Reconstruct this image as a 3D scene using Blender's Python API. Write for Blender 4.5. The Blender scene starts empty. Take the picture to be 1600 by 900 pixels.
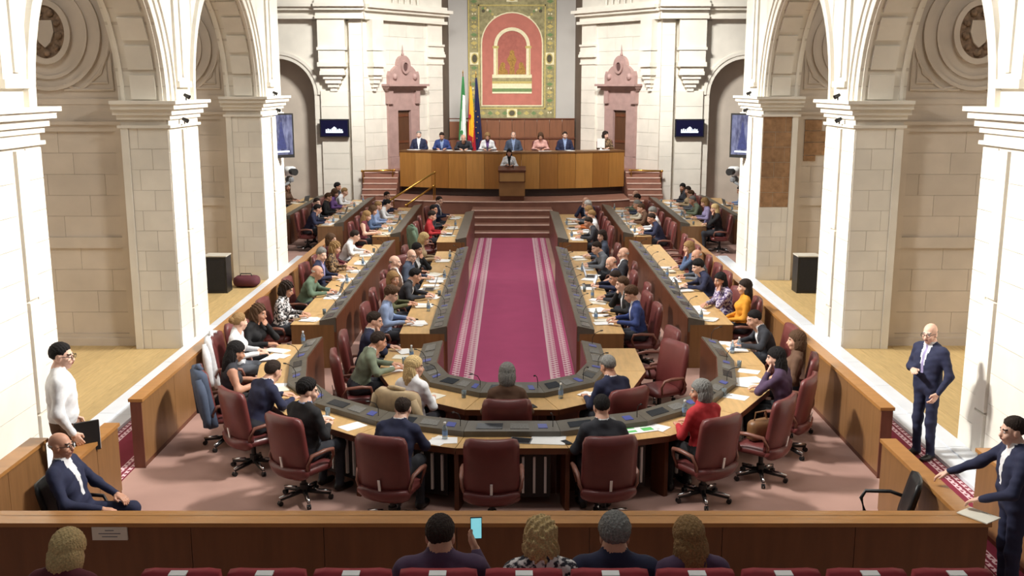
import bpy, math, random, numpy as np
from mathutils import Vector, Matrix
random.seed(7); np.random.seed(7)
scene = bpy.context.scene
COL = scene.collection
PI = math.pi
# ------------------------------------------------------------------ camera
cam_data = bpy.data.cameras.new('camera'); cam = bpy.data.objects.new('camera', cam_data); COL.objects.link(cam)
cam_data.sensor_width = 36.0; cam_data.lens = 36.0; cam_data.clip_end = 200
cam.location = (0, 0, 4.8); cam.rotation_euler = (PI/2 - math.atan(317/1600), 0, 0)
scene.camera = cam
# ------------------------------------------------------------------ world, lamps, exposure
scene.view_settings.view_transform = 'Standard'; scene.view_settings.look = 'None'
scene.view_settings.gamma = 1.0; scene.view_settings.use_curve_mapping = False
scene.view_settings.exposure = 0.0
world = bpy.data.worlds.new('hall_ambient'); scene.world = world; world.use_nodes = True
world.node_tree.nodes['Background'].inputs[0].default_value = (1.0, 0.985, 0.95, 1)
world.node_tree.nodes['Background'].inputs[1].default_value = 0.155
def area_lamp(name, loc, target, sx, sy, watts, spread=180, col=(1, 0.975, 0.93)):
    d = bpy.data.lights.new(name, 'AREA'); d.shape = 'RECTANGLE'; d.size = sx; d.size_y = sy
    d.energy = watts; d.spread = math.radians(spread); d.color = col
    o = bpy.data.objects.new(name, d); COL.objects.link(o); o.location = loc
    o.rotation_euler = (Vector(target) - Vector(loc)).to_track_quat('-Z', 'Y').to_euler()
    return o
# down-lights hung under the vault along the nave
for i, y in enumerate((9.5, 15.5, 21.5, 27.5, 33.0)):
    area_lamp('ceiling_lamp', (0, y, 11.5), (0, y, 0), 3.0, 1.2, 118, 110)
# wall-washers: high fixtures that light the pillar faces across the nave
for s in (-1, 1):
    for y in (12.3, 19.3, 26.4):
        area_lamp('wall_washer_lamp', (-s*4.2, y, 9.2), (s*6.1, y, 3.0), 1.6, 0.5, 340, 62, (1, 0.98, 0.93))
    area_lamp('apse_lamp', (s*2.5, 31.5, 10.0), (s*6.2, 38.5, 4.0), 1.6, 0.8, 330, 80, (1, 0.98, 0.93))
# unseen fill lights, added high in each side chapel to brighten it
for s in (-1, 1):
    for y in (15.6, 22.5): area_lamp('chapel_fill_light', (s*7.9, y, 7.9), (s*8.3, y+1.6, 3.0), 1.2, 1.2, 30, 150, (1, 0.97, 0.92))
area_lamp('apse_lamp', (0, 33.0, 10.5), (0, 43.5, 4.4), 2.0, 0.8, 260, 70)

# ------------------------------------------------------------------ node materials
MATS = {}
def mat(name, col, rough=0.6, var=0.10, scale=3.0, bump=0.0, metal=0.0, rnd=0.0, stretch=(1, 1, 1), emit=0.0, detail=4.0, spec=0.5, coat=0.0):
    if name in MATS: return MATS[name]
    m = bpy.data.materials.new(name); m.use_nodes = True; MATS[name] = m
    nt = m.node_tree; b = nt.nodes['Principled BSDF']
    b.inputs['Roughness'].default_value = rough; b.inputs['Metallic'].default_value = metal
    b.inputs['Specular IOR Level'].default_value = spec; b.inputs['Coat Weight'].default_value = coat
    g = nt.nodes.new('ShaderNodeNewGeometry'); mp = nt.nodes.new('ShaderNodeMapping')
    mp.inputs['Scale'].default_value = stretch; nt.links.new(g.outputs['Position'], mp.inputs['Vector'])
    n = nt.nodes.new('ShaderNodeTexNoise'); n.inputs['Scale'].default_value = scale; n.inputs['Detail'].default_value = detail
    nt.links.new(mp.outputs[0], n.inputs['Vector'])
    r = nt.nodes.new('ShaderNodeValToRGB')
    r.color_ramp.elements[0].position = 0.3; r.color_ramp.elements[1].position = 0.7
    r.color_ramp.elements[0].color = tuple(max(0, c*(1-var)) for c in col) + (1,)
    r.color_ramp.elements[1].color = tuple(min(1, c*(1+var)) for c in col) + (1,)
    nt.links.new(n.outputs['Fac'], r.inputs[0]); out = r.outputs[0]
    if rnd:
        oi = nt.nodes.new('ShaderNodeObjectInfo'); mr = nt.nodes.new('ShaderNodeMapRange')
        mr.inputs[3].default_value = 1-rnd; mr.inputs[4].default_value = 1+rnd
        nt.links.new(oi.outputs['Random'], mr.inputs[0])
        mx = nt.nodes.new('ShaderNodeVectorMath'); mx.operation = 'SCALE'
        nt.links.new(out, mx.inputs[0]); nt.links.new(mr.outputs[0], mx.inputs['Scale']); out = mx.outputs[0]
    nt.links.new(out, b.inputs['Base Color'])
    if emit:
        nt.links.new(out, b.inputs['Emission Color']); b.inputs['Emission Strength'].default_value = emit
    if bump:
        bp = nt.nodes.new('ShaderNodeBump'); bp.inputs['Strength'].default_value = bump; bp.inputs['Distance'].default_value = 0.02
        nt.links.new(n.outputs['Fac'], bp.inputs['Height']); nt.links.new(bp.outputs[0], b.inputs['Normal'])
    return m
def srgb(r, g, b):
    return tuple(((c/255)/12.92 if c/255 <= 0.04045 else ((c/255+0.055)/1.055)**2.4) for c in (r, g, b))
M_STONE = mat('pale_limestone', srgb(224, 218, 206), 0.85, 0.07, 1.6, 0.25, rnd=0.04)
M_STONE_C = mat('chapel_limestone', srgb(198, 186, 172), 0.85, 0.09, 1.4, 0.3, rnd=0.05)
M_JOINT = mat('mortar', srgb(200, 192, 180), 0.9, 0.05, 5)
M_BROWNSTONE = mat('rough_brown_stone', srgb(150, 116, 84), 0.95, 0.25, 9, 0.8, rnd=0.08)
M_PINK = mat('pink_marble', srgb(170, 140, 134), 0.55, 0.10, 4, 0.05)
M_MARBLE = mat('white_marble', srgb(222, 226, 232), 0.28, 0.05, 2.2, rnd=0.03)
M_OAKFLOOR = mat('oak_planks', srgb(186, 158, 108), 0.5, 0.12, 3, 0.05, rnd=0.08, stretch=(8, 1, 1))
M_CARPET = mat('rose_brown_carpet', srgb(172, 136, 124), 0.95, 0.10, 1.1, 0.1)
M_WOOD = mat('honey_wood', srgb(202, 164, 110), 0.38, 0.12, 2.5, 0.03, rnd=0.06, stretch=(6, 1, 1))
M_WOODY = mat('honey_wood_lengthwise', srgb(178, 124, 66), 0.38, 0.12, 2.5, 0.03, rnd=0.06, stretch=(1, 6, 6))
M_PANEL = mat('brown_wood_panel', srgb(134, 96, 60), 0.36, 0.12, 2.2, 0.02, rnd=0.06, stretch=(7, 7, 0.7))
M_DARKW = mat('dark_stained_wood', srgb(98, 54, 32), 0.4, 0.15, 2.5, 0.02, rnd=0.05, stretch=(5, 5, 0.8))
M_REDW = mat('red_brown_wood', srgb(114, 66, 50), 0.42, 0.12, 2.5, 0.02, rnd=0.05, stretch=(5, 5, 0.8))
M_BARRIER = mat('barrier_wood', srgb(118, 74, 42), 0.34, 0.12, 2.0, 0.02, rnd=0.04, stretch=(5, 5, 0.7))
M_TOPW = mat('barrier_rail_wood', srgb(168, 118, 66), 0.30, 0.10, 2.5, 0.02, stretch=(1, 6, 6))
M_CONSOLE = mat('dark_console', srgb(92, 86, 76), 0.45, 0.12, 8)
M_SCREEN = mat('console_screen', srgb(34, 38, 44), 0.25, 0.1, 8)
M_GRILLE = mat('speaker_grille', srgb(110, 108, 104), 0.6, 0.25, 60)
M_BLUEBTN = mat('blue_indicator', srgb(74, 82, 150), 0.4, 0.05, 8)
M_LEATHER = mat('burgundy_leather', srgb(104, 48, 46), 0.42, 0.12, 5, 0.06, rnd=0.06, coat=0.1)
M_LEATHER2 = mat('dark_green_cloth', srgb(34, 46, 40), 0.8, 0.12, 12)
M_BLACK = mat('black_plastic', srgb(26, 25, 26), 0.45, 0.1, 8)
M_CHROME = mat('polished_steel', srgb(206, 206, 208), 0.22, 0.03, 4, metal=1.0)
M_BRASS = mat('polished_brass', srgb(208, 164, 84), 0.28, 0.05, 4, metal=1.0)
M_REDSTEP = mat('red_marble_step', srgb(148, 104, 88), 0.45, 0.14, 3, rnd=0.05)
M_NOSE = mat('pale_step_nosing', srgb(232, 204, 190), 0.45, 0.08, 6)
M_GREYWALL = mat('grey_plaster', srgb(188, 184, 178), 0.9, 0.04, 1)
M_PAPER = mat('white_paper', srgb(240, 240, 240), 0.8, 0.02, 6, rnd=0.03)
M_PAPER2 = mat('cream_paper', srgb(226, 220, 204), 0.8, 0.02, 6, rnd=0.03)
M_GREENP = mat('green_print', srgb(96, 190, 104), 0.7, 0.1, 12)
M_INK = mat('grey_ink', srgb(120, 120, 124), 0.8, 0.05, 6)
M_SEATRED = mat('crimson_upholstery', srgb(150, 40, 50), 0.8, 0.10, 14, 0.1, rnd=0.04)
M_WHITE = mat('white_enamel', srgb(240, 240, 238), 0.45, 0.03, 5)
M_GREYP = mat('grey_plastic', srgb(120, 122, 124), 0.5, 0.06, 5)
M_GLASS = mat('clear_bottle_plastic', srgb(190, 205, 212), 0.12, 0.05, 6)
M_GLASS.node_tree.nodes['Principled BSDF'].inputs['Transmission Weight'].default_value = 0.75
M_SILVER = mat('silver_laptop', srgb(150, 152, 156), 0.35, 0.04, 5, metal=0.6)

# ------------------------------------------------------------------ mesh collector
class MB:
    def __init__(self): self.v = []; self.f = []; self.m = []
    def quadface(self, pts, mi=0):
        n = len(self.v); self.v += [tuple(p) for p in pts]; self.f.append(tuple(range(n, n+len(pts)))); self.m.append(mi)
    def prism(self, poly, z0, z1, mi=0):
        """poly: list of (x,y); z0,z1 numbers or per-corner lists"""
        k = len(poly); n = len(self.v)
        a = z0 if hasattr(z0, '__len__') else [z0]*k; b = z1 if hasattr(z1, '__len__') else [z1]*k
        self.v += [(p[0], p[1], a[i]) for i, p in enumerate(poly)] + [(p[0], p[1], b[i]) for i, p in enumerate(poly)]
        self.f.append(tuple(range(n+k-1, n-1, -1))); self.f.append(tuple(range(n+k, n+2*k)))
        for i in range(k):
            j = (i+1) % k; self.f.append((n+i, n+j, n+k+j, n+k+i))
        self.m += [mi]*(k+2); return self
    def box(self, x0, x1, y0, y1, z0, z1, mi=0):
        if x0 > x1: x0, x1 = x1, x0
        if y0 > y1: y0, y1 = y1, y0
        return self.prism([(x0, y0), (x1, y0), (x1, y1), (x0, y1)], z0, z1, mi)
    def extrude(self, pts3, vec, mi=0):
        """closed planar polygon of 3D points extruded along vec"""
        k = len(pts3); n = len(self.v); vec = Vector(vec)
        self.v += [tuple(p) for p in pts3] + [tuple(Vector(p)+vec) for p in pts3]
        self.f.append(tuple(range(n+k-1, n-1, -1))); self.f.append(tuple(range(n+k, n+2*k)))
        for i in range(k):
            j = (i+1) % k; self.f.append((n+i, n+j, n+k+j, n+k+i))
        self.m += [mi]*(k+2); return self
    def tube(self, path, r, seg=8, mi=0, closed=False):
        P = [Vector(p) for p in path]; K = len(P); n = len(self.v)
        R = r if hasattr(r, '__len__') else [r]*K
        for i in range(K):
            a = P[(i-1) % K] if (closed or i > 0) else P[i]; b = P[(i+1) % K] if (closed or i < K-1) else P[i]
            t = (b-a).normalized(); u = t.cross(Vector((0.13, 0.21, 1)))
            if u.length < 0.05: u = t.cross(Vector((1, 0, 0)))
            u.normalize(); w = t.cross(u)
            for q in range(seg):
                an = 2*PI*q/seg; self.v.append(tuple(P[i] + (u*math.cos(an)+w*math.sin(an))*R[i]))
        for i in range(K if closed else K-1):
            j = (i+1) % K
            for q in range(seg):
                q2 = (q+1) % seg; self.f.append((n+i*seg+q, n+i*seg+q2, n+j*seg+q2, n+j*seg+q)); self.m.append(mi)
        if not closed:
            self.f.append(tuple(n+q for q in range(seg-1, -1, -1))); self.f.append(tuple(n+(K-1)*seg+q for q in range(seg))); self.m += [mi]*2
        return self
    def lathe(self, prof, seg=16, mi=0, c=(0, 0, 0)):
        n = len(self.v); K = len(prof)
        for (r, z) in prof:
            for q in range(seg):
                a = 2*PI*q/seg; self.v.append((c[0]+r*math.cos(a), c[1]+r*math.sin(a), c[2]+z))
        for i in range(K-1):
            for q in range(seg):
                q2 = (q+1) % seg; self.f.append((n+i*seg+q, n+i*seg+q2, n+(i+1)*seg+q2, n+(i+1)*seg+q)); self.m.append(mi)
        self.f.append(tuple(n+q for q in range(seg-1, -1, -1))); self.f.append(tuple(n+(K-1)*seg+q for q in range(seg))); self.m += [mi]*2
        return self
    def slab(self, w, h, t, nx=5, ny=6, round_=0.06, bulge=0.03, bend=0.0, mi=0, M=None):
        """cushion: rounded rectangle w x h (x,z), thickness t along y, bulged and bent"""
        M = M or Matrix.Identity(4); n = len(self.v)
        for side in (-1, 1):
            for j in range(ny+1):
                for i in range(nx+1):
                    u = i/nx*2-1; v = j/ny*2-1
                    e = max(abs(u), abs(v))
                    x = u*w/2; z = v*h/2
                    cr = max(0, abs(u)*w/2-(w/2-round_)); cz = max(0, abs(v)*h/2-(h/2-round_)); d = math.hypot(cr, cz)
                    if d > round_:
                        k = round_/d
                        if cr > 0: x = math.copysign(w/2-round_+cr*k, u)
                        if cz > 0: z = math.copysign(h/2-round_+cz*k, v)
                    ed = (1-abs(u)**4)*(1-abs(v)**4)
                    y = side*(t*0.28 + (t*0.22+bulge)*ed) + bend*(u*u)
                    self.v.append(tuple(M @ Vector((x, y, z))))
        W = nx+1; S = W*(ny+1)
        for side in (0, 1):
            for j in range(ny):
                for i in range(nx):
                    a = n+side*S+j*W+i; q = (a, a+1, a+1+W, a+W)
                    self.f.append(q if side == 0 else q[::-1]); self.m.append(mi)
        rim = [j for j in range(nx)] + [nx+W*j for j in range(ny)] + [W*ny+nx-i for i in range(nx)] + [W*(ny-j) for j in range(ny)]
        for a, b in zip(rim, rim[1:]+rim[:1]):
            self.f.append((n+b, n+a, n+S+a, n+S+b)); self.m.append(mi)
        return self
    def mesh(self, name, mats, smooth=False):
        me = bpy.data.meshes.new(name); me.from_pydata(self.v, [], self.f)
        for m in (mats if isinstance(mats, (list, tuple)) else [mats]): me.materials.append(m)
        me.polygons.foreach_set('material_index', self.m)
        if smooth: me.polygons.foreach_set('use_smooth', [True]*len(self.f))
        me.update(); return me
    def build(self, name, mats, parent=None, smooth=False):
        return link(name, self.mesh(name, mats, smooth), parent)
def link(name, me, parent=None, loc=None, rz=None):
    o = bpy.data.objects.new(name, me); COL.objects.link(o)
    if parent: o.parent = parent
    if loc is not None: o.location = loc
    if rz is not None: o.rotation_euler = (0, 0, rz)
    return o
def tag(o, label=None, cat=None, group=None, kind=None):
    if label: o['label'] = label
    if cat: o['category'] = cat
    if group: o['group'] = group
    if kind: o['kind'] = kind
    return o
def empty(name, loc=(0, 0, 0), rz=0, label=None, cat=None, group=None, kind=None):
    o = bpy.data.objects.new(name, None); COL.objects.link(o); o.location = loc; o.rotation_euler = (0, 0, rz)
    o.empty_display_size = 0.1
    return tag(o, label, cat, group, kind)
def copy_tree(o, parent=None):
    c = o.copy(); COL.objects.link(c); c.parent = parent
    for ch in o.children: copy_tree(ch, c)
    return c
UNIT = {}
def block(name, m, parent, x0, x1, y0, y1, z0, z1):
    """a box piece: unit cube mesh shared per material, scaled in place"""
    k = m.name
    if k not in UNIT:
        b = MB(); b.box(-.5, .5, -.5, .5, -.5, .5); UNIT[k] = b.mesh('block_'+k, m)
    o = link(name, UNIT[k], parent, ((x0+x1)/2, (y0+y1)/2, (z0+z1)/2)); o.scale = (abs(x1-x0), abs(y1-y0), abs(z1-z0))
    return o
# ================================================================== the room shell
def courses(z0, z1, h):
    n = max(1, round((z1-z0)/h)); return [(z0+(z1-z0)*i/n, z0+(z1-z0)*(i+1)/n) for i in range(n)]
J = 0.0045
def arch_wall(mb, uv, u0, u1, openings, ztop, d0, d1):
    """wall in the (u,z) plane with round-arched openings, given as (ua, ub, zspring); uv(u,d,z) -> point; d0..d1 its depth"""
    def pr(us, z0, z1):
        mb.v_n = len(mb.v)
    def hexa(a, b, za0, zb0, za1, zb1):
        n = len(mb.v)
        for d in (d0, d1):
            for (u, z) in ((a, za0), (b, zb0), (b, zb1), (a, za1)): mb.v.append(uv(u, d, z))
        for f in ((0, 1, 2, 3), (7, 6, 5, 4), (0, 4, 5, 1), (1, 5, 6, 2), (2, 6, 7, 3), (3, 7, 4, 0)):
            mb.f.append(tuple(n+i for i in f)); mb.m.append(0)
    cur = u0
    for (ua, ub, zs) in openings:
        hexa(cur, ua, 0, 0, ztop, ztop)
        c = (ua+ub)/2; r = (ub-ua)/2; N = 20
        P = [(c-r*math.cos(PI*i/N), zs+r*math.sin(PI*i/N)) for i in range(N+1)]
        for (a, za), (b, zb) in zip(P, P[1:]): hexa(a, b, za, zb, ztop, ztop)
        cur = ub
    hexa(cur, u1, 0, 0, ztop, ztop)
XN, XB = 6.1, 6.95            # nave face and back face of the arcade wall
ZS = 4.5                      # springing of the arches
PIERS = [(9.6, 13.35), (18.4, 20.1), (25.2, 27.5)]
ARCHES = [(13.35, 18.4), (20.1, 25.2)]
def side_wall(s, nm):
    mb = MB(); arch_wall(mb, lambda u, d, z: (s*d, u, z), PIERS[0][0], PIERS[2][1], [(a, b, ZS) for a, b in ARCHES], 9.6, XN+0.012, XB)
    W = mb.build('wall_'+nm, M_JOINT); tag(W, kind='structure')
    # ashlar on the nave faces of the piers, two blocks a course with broken joints, beside a raised centre strip
    for pi, (y0, y1) in enumerate(PIERS):
        yy0 = max(y0, 11.0); strip = 0.17; yc = (y0+y1)/2 if pi else 12.75
        for ci, (z0, z1) in enumerate(courses(0, 4.02, 0.42)):
            for (a, b) in ((yy0, yc-strip), (yc+strip, y1)):
                block('stone_block', M_STONE, W, s*(XN-0.006), s*(XN+0.03), a+J, b-J, z0+J, z1-J)
        for (z0, z1) in ((0.0, 0.62), (0.64, 2.1), (2.12, 4.0)):
            block('strip_panel', M_STONE, W, s*(XN-0.035), s*(XN+0.03), yc-strip+0.035, yc+strip-0.035, z0+0.02, z1)
        # above the impost: pilaster continuing into the spandrel
        block('pilaster', M_STONE, W, s*(XN-0.05), s*(XN+0.02), yc-0.33, yc+0.33, 4.86, 9.4)
        block('pilaster_fillet', M_STONE, W, s*(XN-0.08), s*(XN-0.04), yc-0.07, yc+0.07, 4.95, 9.4)
        block('pilaster_base', M_STONE, W, s*(XN-0.09), s*(XN+0.02), yc-0.37, yc+0.37, 4.76, 4.87)
        # impost mouldings wrap the pier
        for (zz0, zz1, o) in ((4.05, 4.10, 0.05), (4.20, 4.28, 0.05), (4.28, 4.38, 0.10), (4.38, 4.47, 0.17), (4.47, 4.53, 0.22)):
            block('impost_moulding', M_STONE, W, s*(XN-o), s*(XB+min(o, 0.1)), (y0-o) if pi else 9.6, y1+o, zz0, zz1)
        block('impost_frieze', M_STONE, W, s*(XN-0.004), s*(XN+0.03), yy0, y1, 4.10, 4.20)
        # ashlar on the jambs facing back down the nave
        if pi:
            for ci, (z0, z1) in enumerate(courses(0, 4.05, 0.37)):
                m = M_STONE
                if s > 0 and pi == 2 and z0 > 1.7: m = M_BROWNSTONE
                cut = 6.42 if ci % 2 else 6.66
                for (a, b) in ((XN+0.012, cut), (cut, XB-0.14)):
                    block('stone_block', m, W, s*(a+J), s*(b-J), y0-0.006, y0+0.03, z0+J, z1-J)
            block('jamb_border', M_STONE, W, s*(XB-0.13), s*XB, y0-0.03, y0+0.02, 0, 4.05)
    # nave-face facing above the springing, archivolts and raised intrados blocks
    for (a, b) in ARCHES:
        c = (a+b)/2; r = (b-a)/2
        mb = MB(); N = 28; P = [PI*i/N for i in range(N+1)]
        for t0, t1 in zip(P, P[1:]):
            for (ra, rb, o) in ((r, r+0.16, 0.0), (r+0.16, r+0.30, 0.035), (r+0.30, r+0.36, 0.07)):
                q = [(s*(XN-0.004-o), c-rr*math.cos(t), ZS+rr*math.sin(t)) for rr, t in ((ra, t0), (rb, t0), (rb, t1), (ra, t1))]
                mb.extrude(q, (s*(0.03+o), 0, 0))
        mb.build('archivolt', M_STONE, W)
        mb = MB()
        for t0, t1 in zip(P, P[1:]):
            q = [(s*(XN-0.002), c-rr*math.cos(t) if rr else c-r*math.cos(t), ZS+rr*math.sin(t) if rr else 9.6) for rr, t in ((r+0.1, t0), (0, t0), (0, t1), (r+0.1, t1))]
            mb.extrude(q, (s*0.02, 0, 0))
        mb.build('spandrel_facing', M_STONE, W)
        mb = MB()
        for t0, t1 in zip(P, P[1:]):
            q = [(s*(XN+0.0), c-rr*math.cos(t), ZS+rr*math.sin(t)) for rr, t in ((r-0.006, t0), (r+0.02, t0), (r+0.02, t1), (r-0.006, t1))]
            mb.extrude(q, (s*(XB-XN), 0, 0))
        mb.build('intrados', M_STONE, W)
        nb = 15
        for i in range(nb):
            t0 = PI*(i+0.10)/nb; t1 = PI*(i+0.90)/nb; mb = MB()
            q = [(s*(XN+0.17), c-rr*math.cos(t), ZS+rr*math.sin(t)) for rr, t in ((r-0.05, t0), (r, t0), (r, t1), (r-0.05, t1))]
            mb.extrude(q, (s*0.44, 0, 0)); mb.build('arch_block', M_STONE, W)
        for x in (XN+0.06, XB-0.12):
            mb = MB()
            for t0, t1 in zip(P, P[1:]):
                q = [(s*x, c-rr*math.cos(t), ZS+rr*math.sin(t)) for rr, t in ((r-0.035, t0), (r, t0), (r, t1), (r-0.035, t1))]
                mb.extrude(q, (s*0.06, 0, 0))
            mb.build('intrados_rib', M_STONE, W)
    # solid spandrel facing of the stretches over the piers
    for (y0, y1) in PIERS:
        block('spandrel_facing', M_STONE, W, s*(XN-0.002), s*(XN+0.02), y0, y1, 4.53, 9.6)
    return W
def oval(cx, cz, rx, rz, y, n=36):
    return [(cx+rx*math.cos(2*PI*i/n), y, cz+rz*math.sin(2*PI*i/n)) for i in range(n)]
def chapel(s, ci, nm):
    a, b = ARCHES[ci]; ye = b+0.26; x0, x1 = XB, 10.2
    mb = MB()
    mb.box(s*x0, s*x1, ye+0.012, ye+0.3, 0, 8.2)                    # end wall core, facing the entrance
    mb.box(s*x1, s*(x1+0.3), a-1.0, ye+0.3, 0, 8.2)                # outer wall
    mb.box(s*x0, s*x1, a-1.0, a-0.7, 0, 8.2)
    mb.box(s*x0, s*(x1+0.3), a-1.0, ye+0.3, 8.2, 8.4)              # roof of the chapel
    C = mb.build('wall_chapel_'+nm, M_JOINT); tag(C, kind='structure')
    yf = ye-0.006
    # borders and bands
    def band(xa, xb, za, zb, o=0.04, name='moulding'): return block(name, M_STONE_C, C, s*xa, s*xb, ye-o, ye+0.03, za, zb)
    band(x0, x0+0.2, 0, 4.1, 0.05, 'panel_border'); band(x0, x1, 0, 0.16, 0.06, 'plinth')
    band(x0+0.2, x1, 0.16, 0.24, 0.03)
    band(x0+0.2, x1, 1.86, 2.06, 0.05); band(x0+0.2, x1, 3.98, 4.1, 0.05)
    band(x0, x1, 4.1, 4.16, 0.09, 'cornice'); band(x0, x1, 4.16, 4.46, 0.02, 'frieze'); band(x0, x1, 4.46, 4.56, 0.03, 'string_course')
    for (za, zb) in ((0.24, 1.86), (2.06, 3.98)):
        for k, (c0, c1) in enumerate(courses(za, zb, 0.42)):
            u = x0+0.2; off = (0.0, 0.55, 0.25, 0.8)[(k+ci) % 4]; cuts = [u]+[v for v in [u+off+1.05*i for i in range(4)] if u+0.15 < v < x1-0.1]+[x1]
            for p, q in zip(cuts, cuts[1:]):
                block('stone_block', M_STONE_C, C, s*(p+J*.6), s*(q-J*.6), yf, ye+0.03, c0+J*.6, c1-J*.6)
    # tympanum: plain field, oval medallion with rings, angular moulded frames
    block('tympanum_field', M_STONE_C, C, s*x0, s*x1, yf, ye+0.03, 4.56, 8.1)
    cx, cz = 8.25, 5.72
    def ring(rx, rz, w, o, name='medallion_ring'):
        m2 = MB(); n = 40; A = oval(cx, cz, rx, rz, 0, n); B = oval(cx, cz, rx-w, rz-w, 0, n)
        for i in range(n):
            j = (i+1) % n
            m2.extrude([(s*p[0], ye-o, p[2]) for p in (A[i], A[j], B[j], B[i])], (0, o, 0))
        m2.build(name, M_STONE_C, C)
    ring(0.46, 0.56, 0.10, 0.09); ring(0.74, 0.82, 0.06, 0.05); ring(0.98, 1.02, 0.06, 0.07)
    m2 = MB(); m2.extrude([(s*p[0], ye-0.03, p[2]) for p in oval(cx, cz, 0.36, 0.46, 0)], (0, 0.05, 0)); m2.build('medallion_field', mat('dark_carved_stone', srgb(132, 110, 90), 0.9, 0.35, 14, 0.8), C)
    m2 = MB()      # carved relief of scrolls and a shield in the medallion
    m2.extrude([(s*(cx+p[0]), ye-0.09, cz+p[1]) for p in ((-0.15, 0.2), (0.15, 0.2), (0.17, 0), (0.1, -0.18), (0, -0.27), (-0.1, -0.18), (-0.17, 0))], (0, 0.07, 0))
    m2.build('carved_shield', M_STONE_C, C)
    for k in range(14):
        an = 2*PI*k/14+0.2*(k % 3); q = 0.035+0.018*((k*5) % 3); rr = 0.78-0.12*(k % 2); m2 = MB(); m2.lathe([(.001, -q), (q*.8, -q*.6), (q, 0), (q*.8, q*.6), (.001, q)], 8, c=(s*(cx+0.36*rr*math.cos(an)), ye-0.045, cz+0.46*rr*math.sin(an))); m2.build('carved_knob', MATS['dark_carved_stone'], C, True)
    def frame(pts, w=0.06, o=0.05, name='moulded_frame'):
        m2 = MB(); m2.tube([(s*p[0], ye-0.01, p[1]) for p in pts], w*0.55, 6, closed=True); m2.build(name, M_STONE_C, C)
    # corner frames beside the medallion: one straight angle, one hollow curve following the rings
    for sg in (-1, 1):
        ex = cx+sg*1.13
        arc = [(cx+sg*1.13*math.cos(t), cz+1.13*math.sin(t)) for t in [math.radians(-70+i*8) for i in range(8)]]
        frame([(ex, 4.72), (cx+sg*0.25, 4.72)]+[(cx+sg*0.25, 4.80)]+arc[1:]+[(ex, cz-0.1)])
        arc2 = [(cx+sg*1.3*math.cos(t), cz+1.3*math.sin(t)) for t in [math.radians(-50+i*7) for i in range(5)]]
        frame([(ex-sg*0.10, 4.84), (cx+sg*0.66, 4.84)]+[(cx+sg*(0.72+0.1*i), 4.86+0.07*i) for i in range(3)]+[(ex-sg*0.10, 5.25)], 0.045)
        frame([(ex, cz+0.25), (ex, cz+1.5), (cx+sg*0.4, cz+1.5), (cx+sg*0.85, cz+1.0)])
    # oak floor, board by board
    F = tag(empty('floor_chapel_'+nm), kind='structure')
    nb = 13
    for i in range(nb):
        xa = XN+0.02+(x1-XN)*i/nb; xb = XN+0.02+(x1-XN)*(i+1)/nb
        block('floor_plank', M_OAKFLOOR, F, s*(xa+.004), s*(xb-.004), a-0.7, ye, -0.04, 0.0 + 0.012)
    return C
W_L = side_wall(-1, 'left'); W_R = side_wall(1, 'right')
for s, n in ((-1, 'left'), (1, 'right')):
    for ci in range(2): chapel(s, ci, n+('_near', '_far')[ci])
# brown stone patch where plaster is missing, right far chapel
for k, (xa, xb, za, zb) in enumerate(((7.2, 7.62, 3.7, 3.97), (7.2, 7.9, 3.42, 3.7), (7.2, 7.82, 3.1, 3.42), (7.2, 7.5, 2.95, 3.1))):
    o = block('patch_stone', M_BROWNSTONE, bpy.data.objects['wall_chapel_right_far'], xa, xb-0.01, 25.43, 25.5, za+.008, zb-.008)
# floors
mb = MB(); mb.box(-12, 12, 2, 46, -0.2, 0.0); FL = tag(mb.build('floor', M_CARPET), kind='structure')
for s, n in ((-1, 'left'), (1, 'right')):
    T = tag(empty('trim_marble_'+n), kind='structure'); y = 11.6
    k = 0
    while y < 27.3:
        for (a, b) in ((5.56, 5.83), (5.83, 6.09)):
            block('marble_slab', M_MARBLE, T, s*(a+.006), s*(b-.006), y+.005, y+1.42-.005, 0.0, 0.045 if a < 5.7 else 0.06)
        y += 1.42
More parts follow.
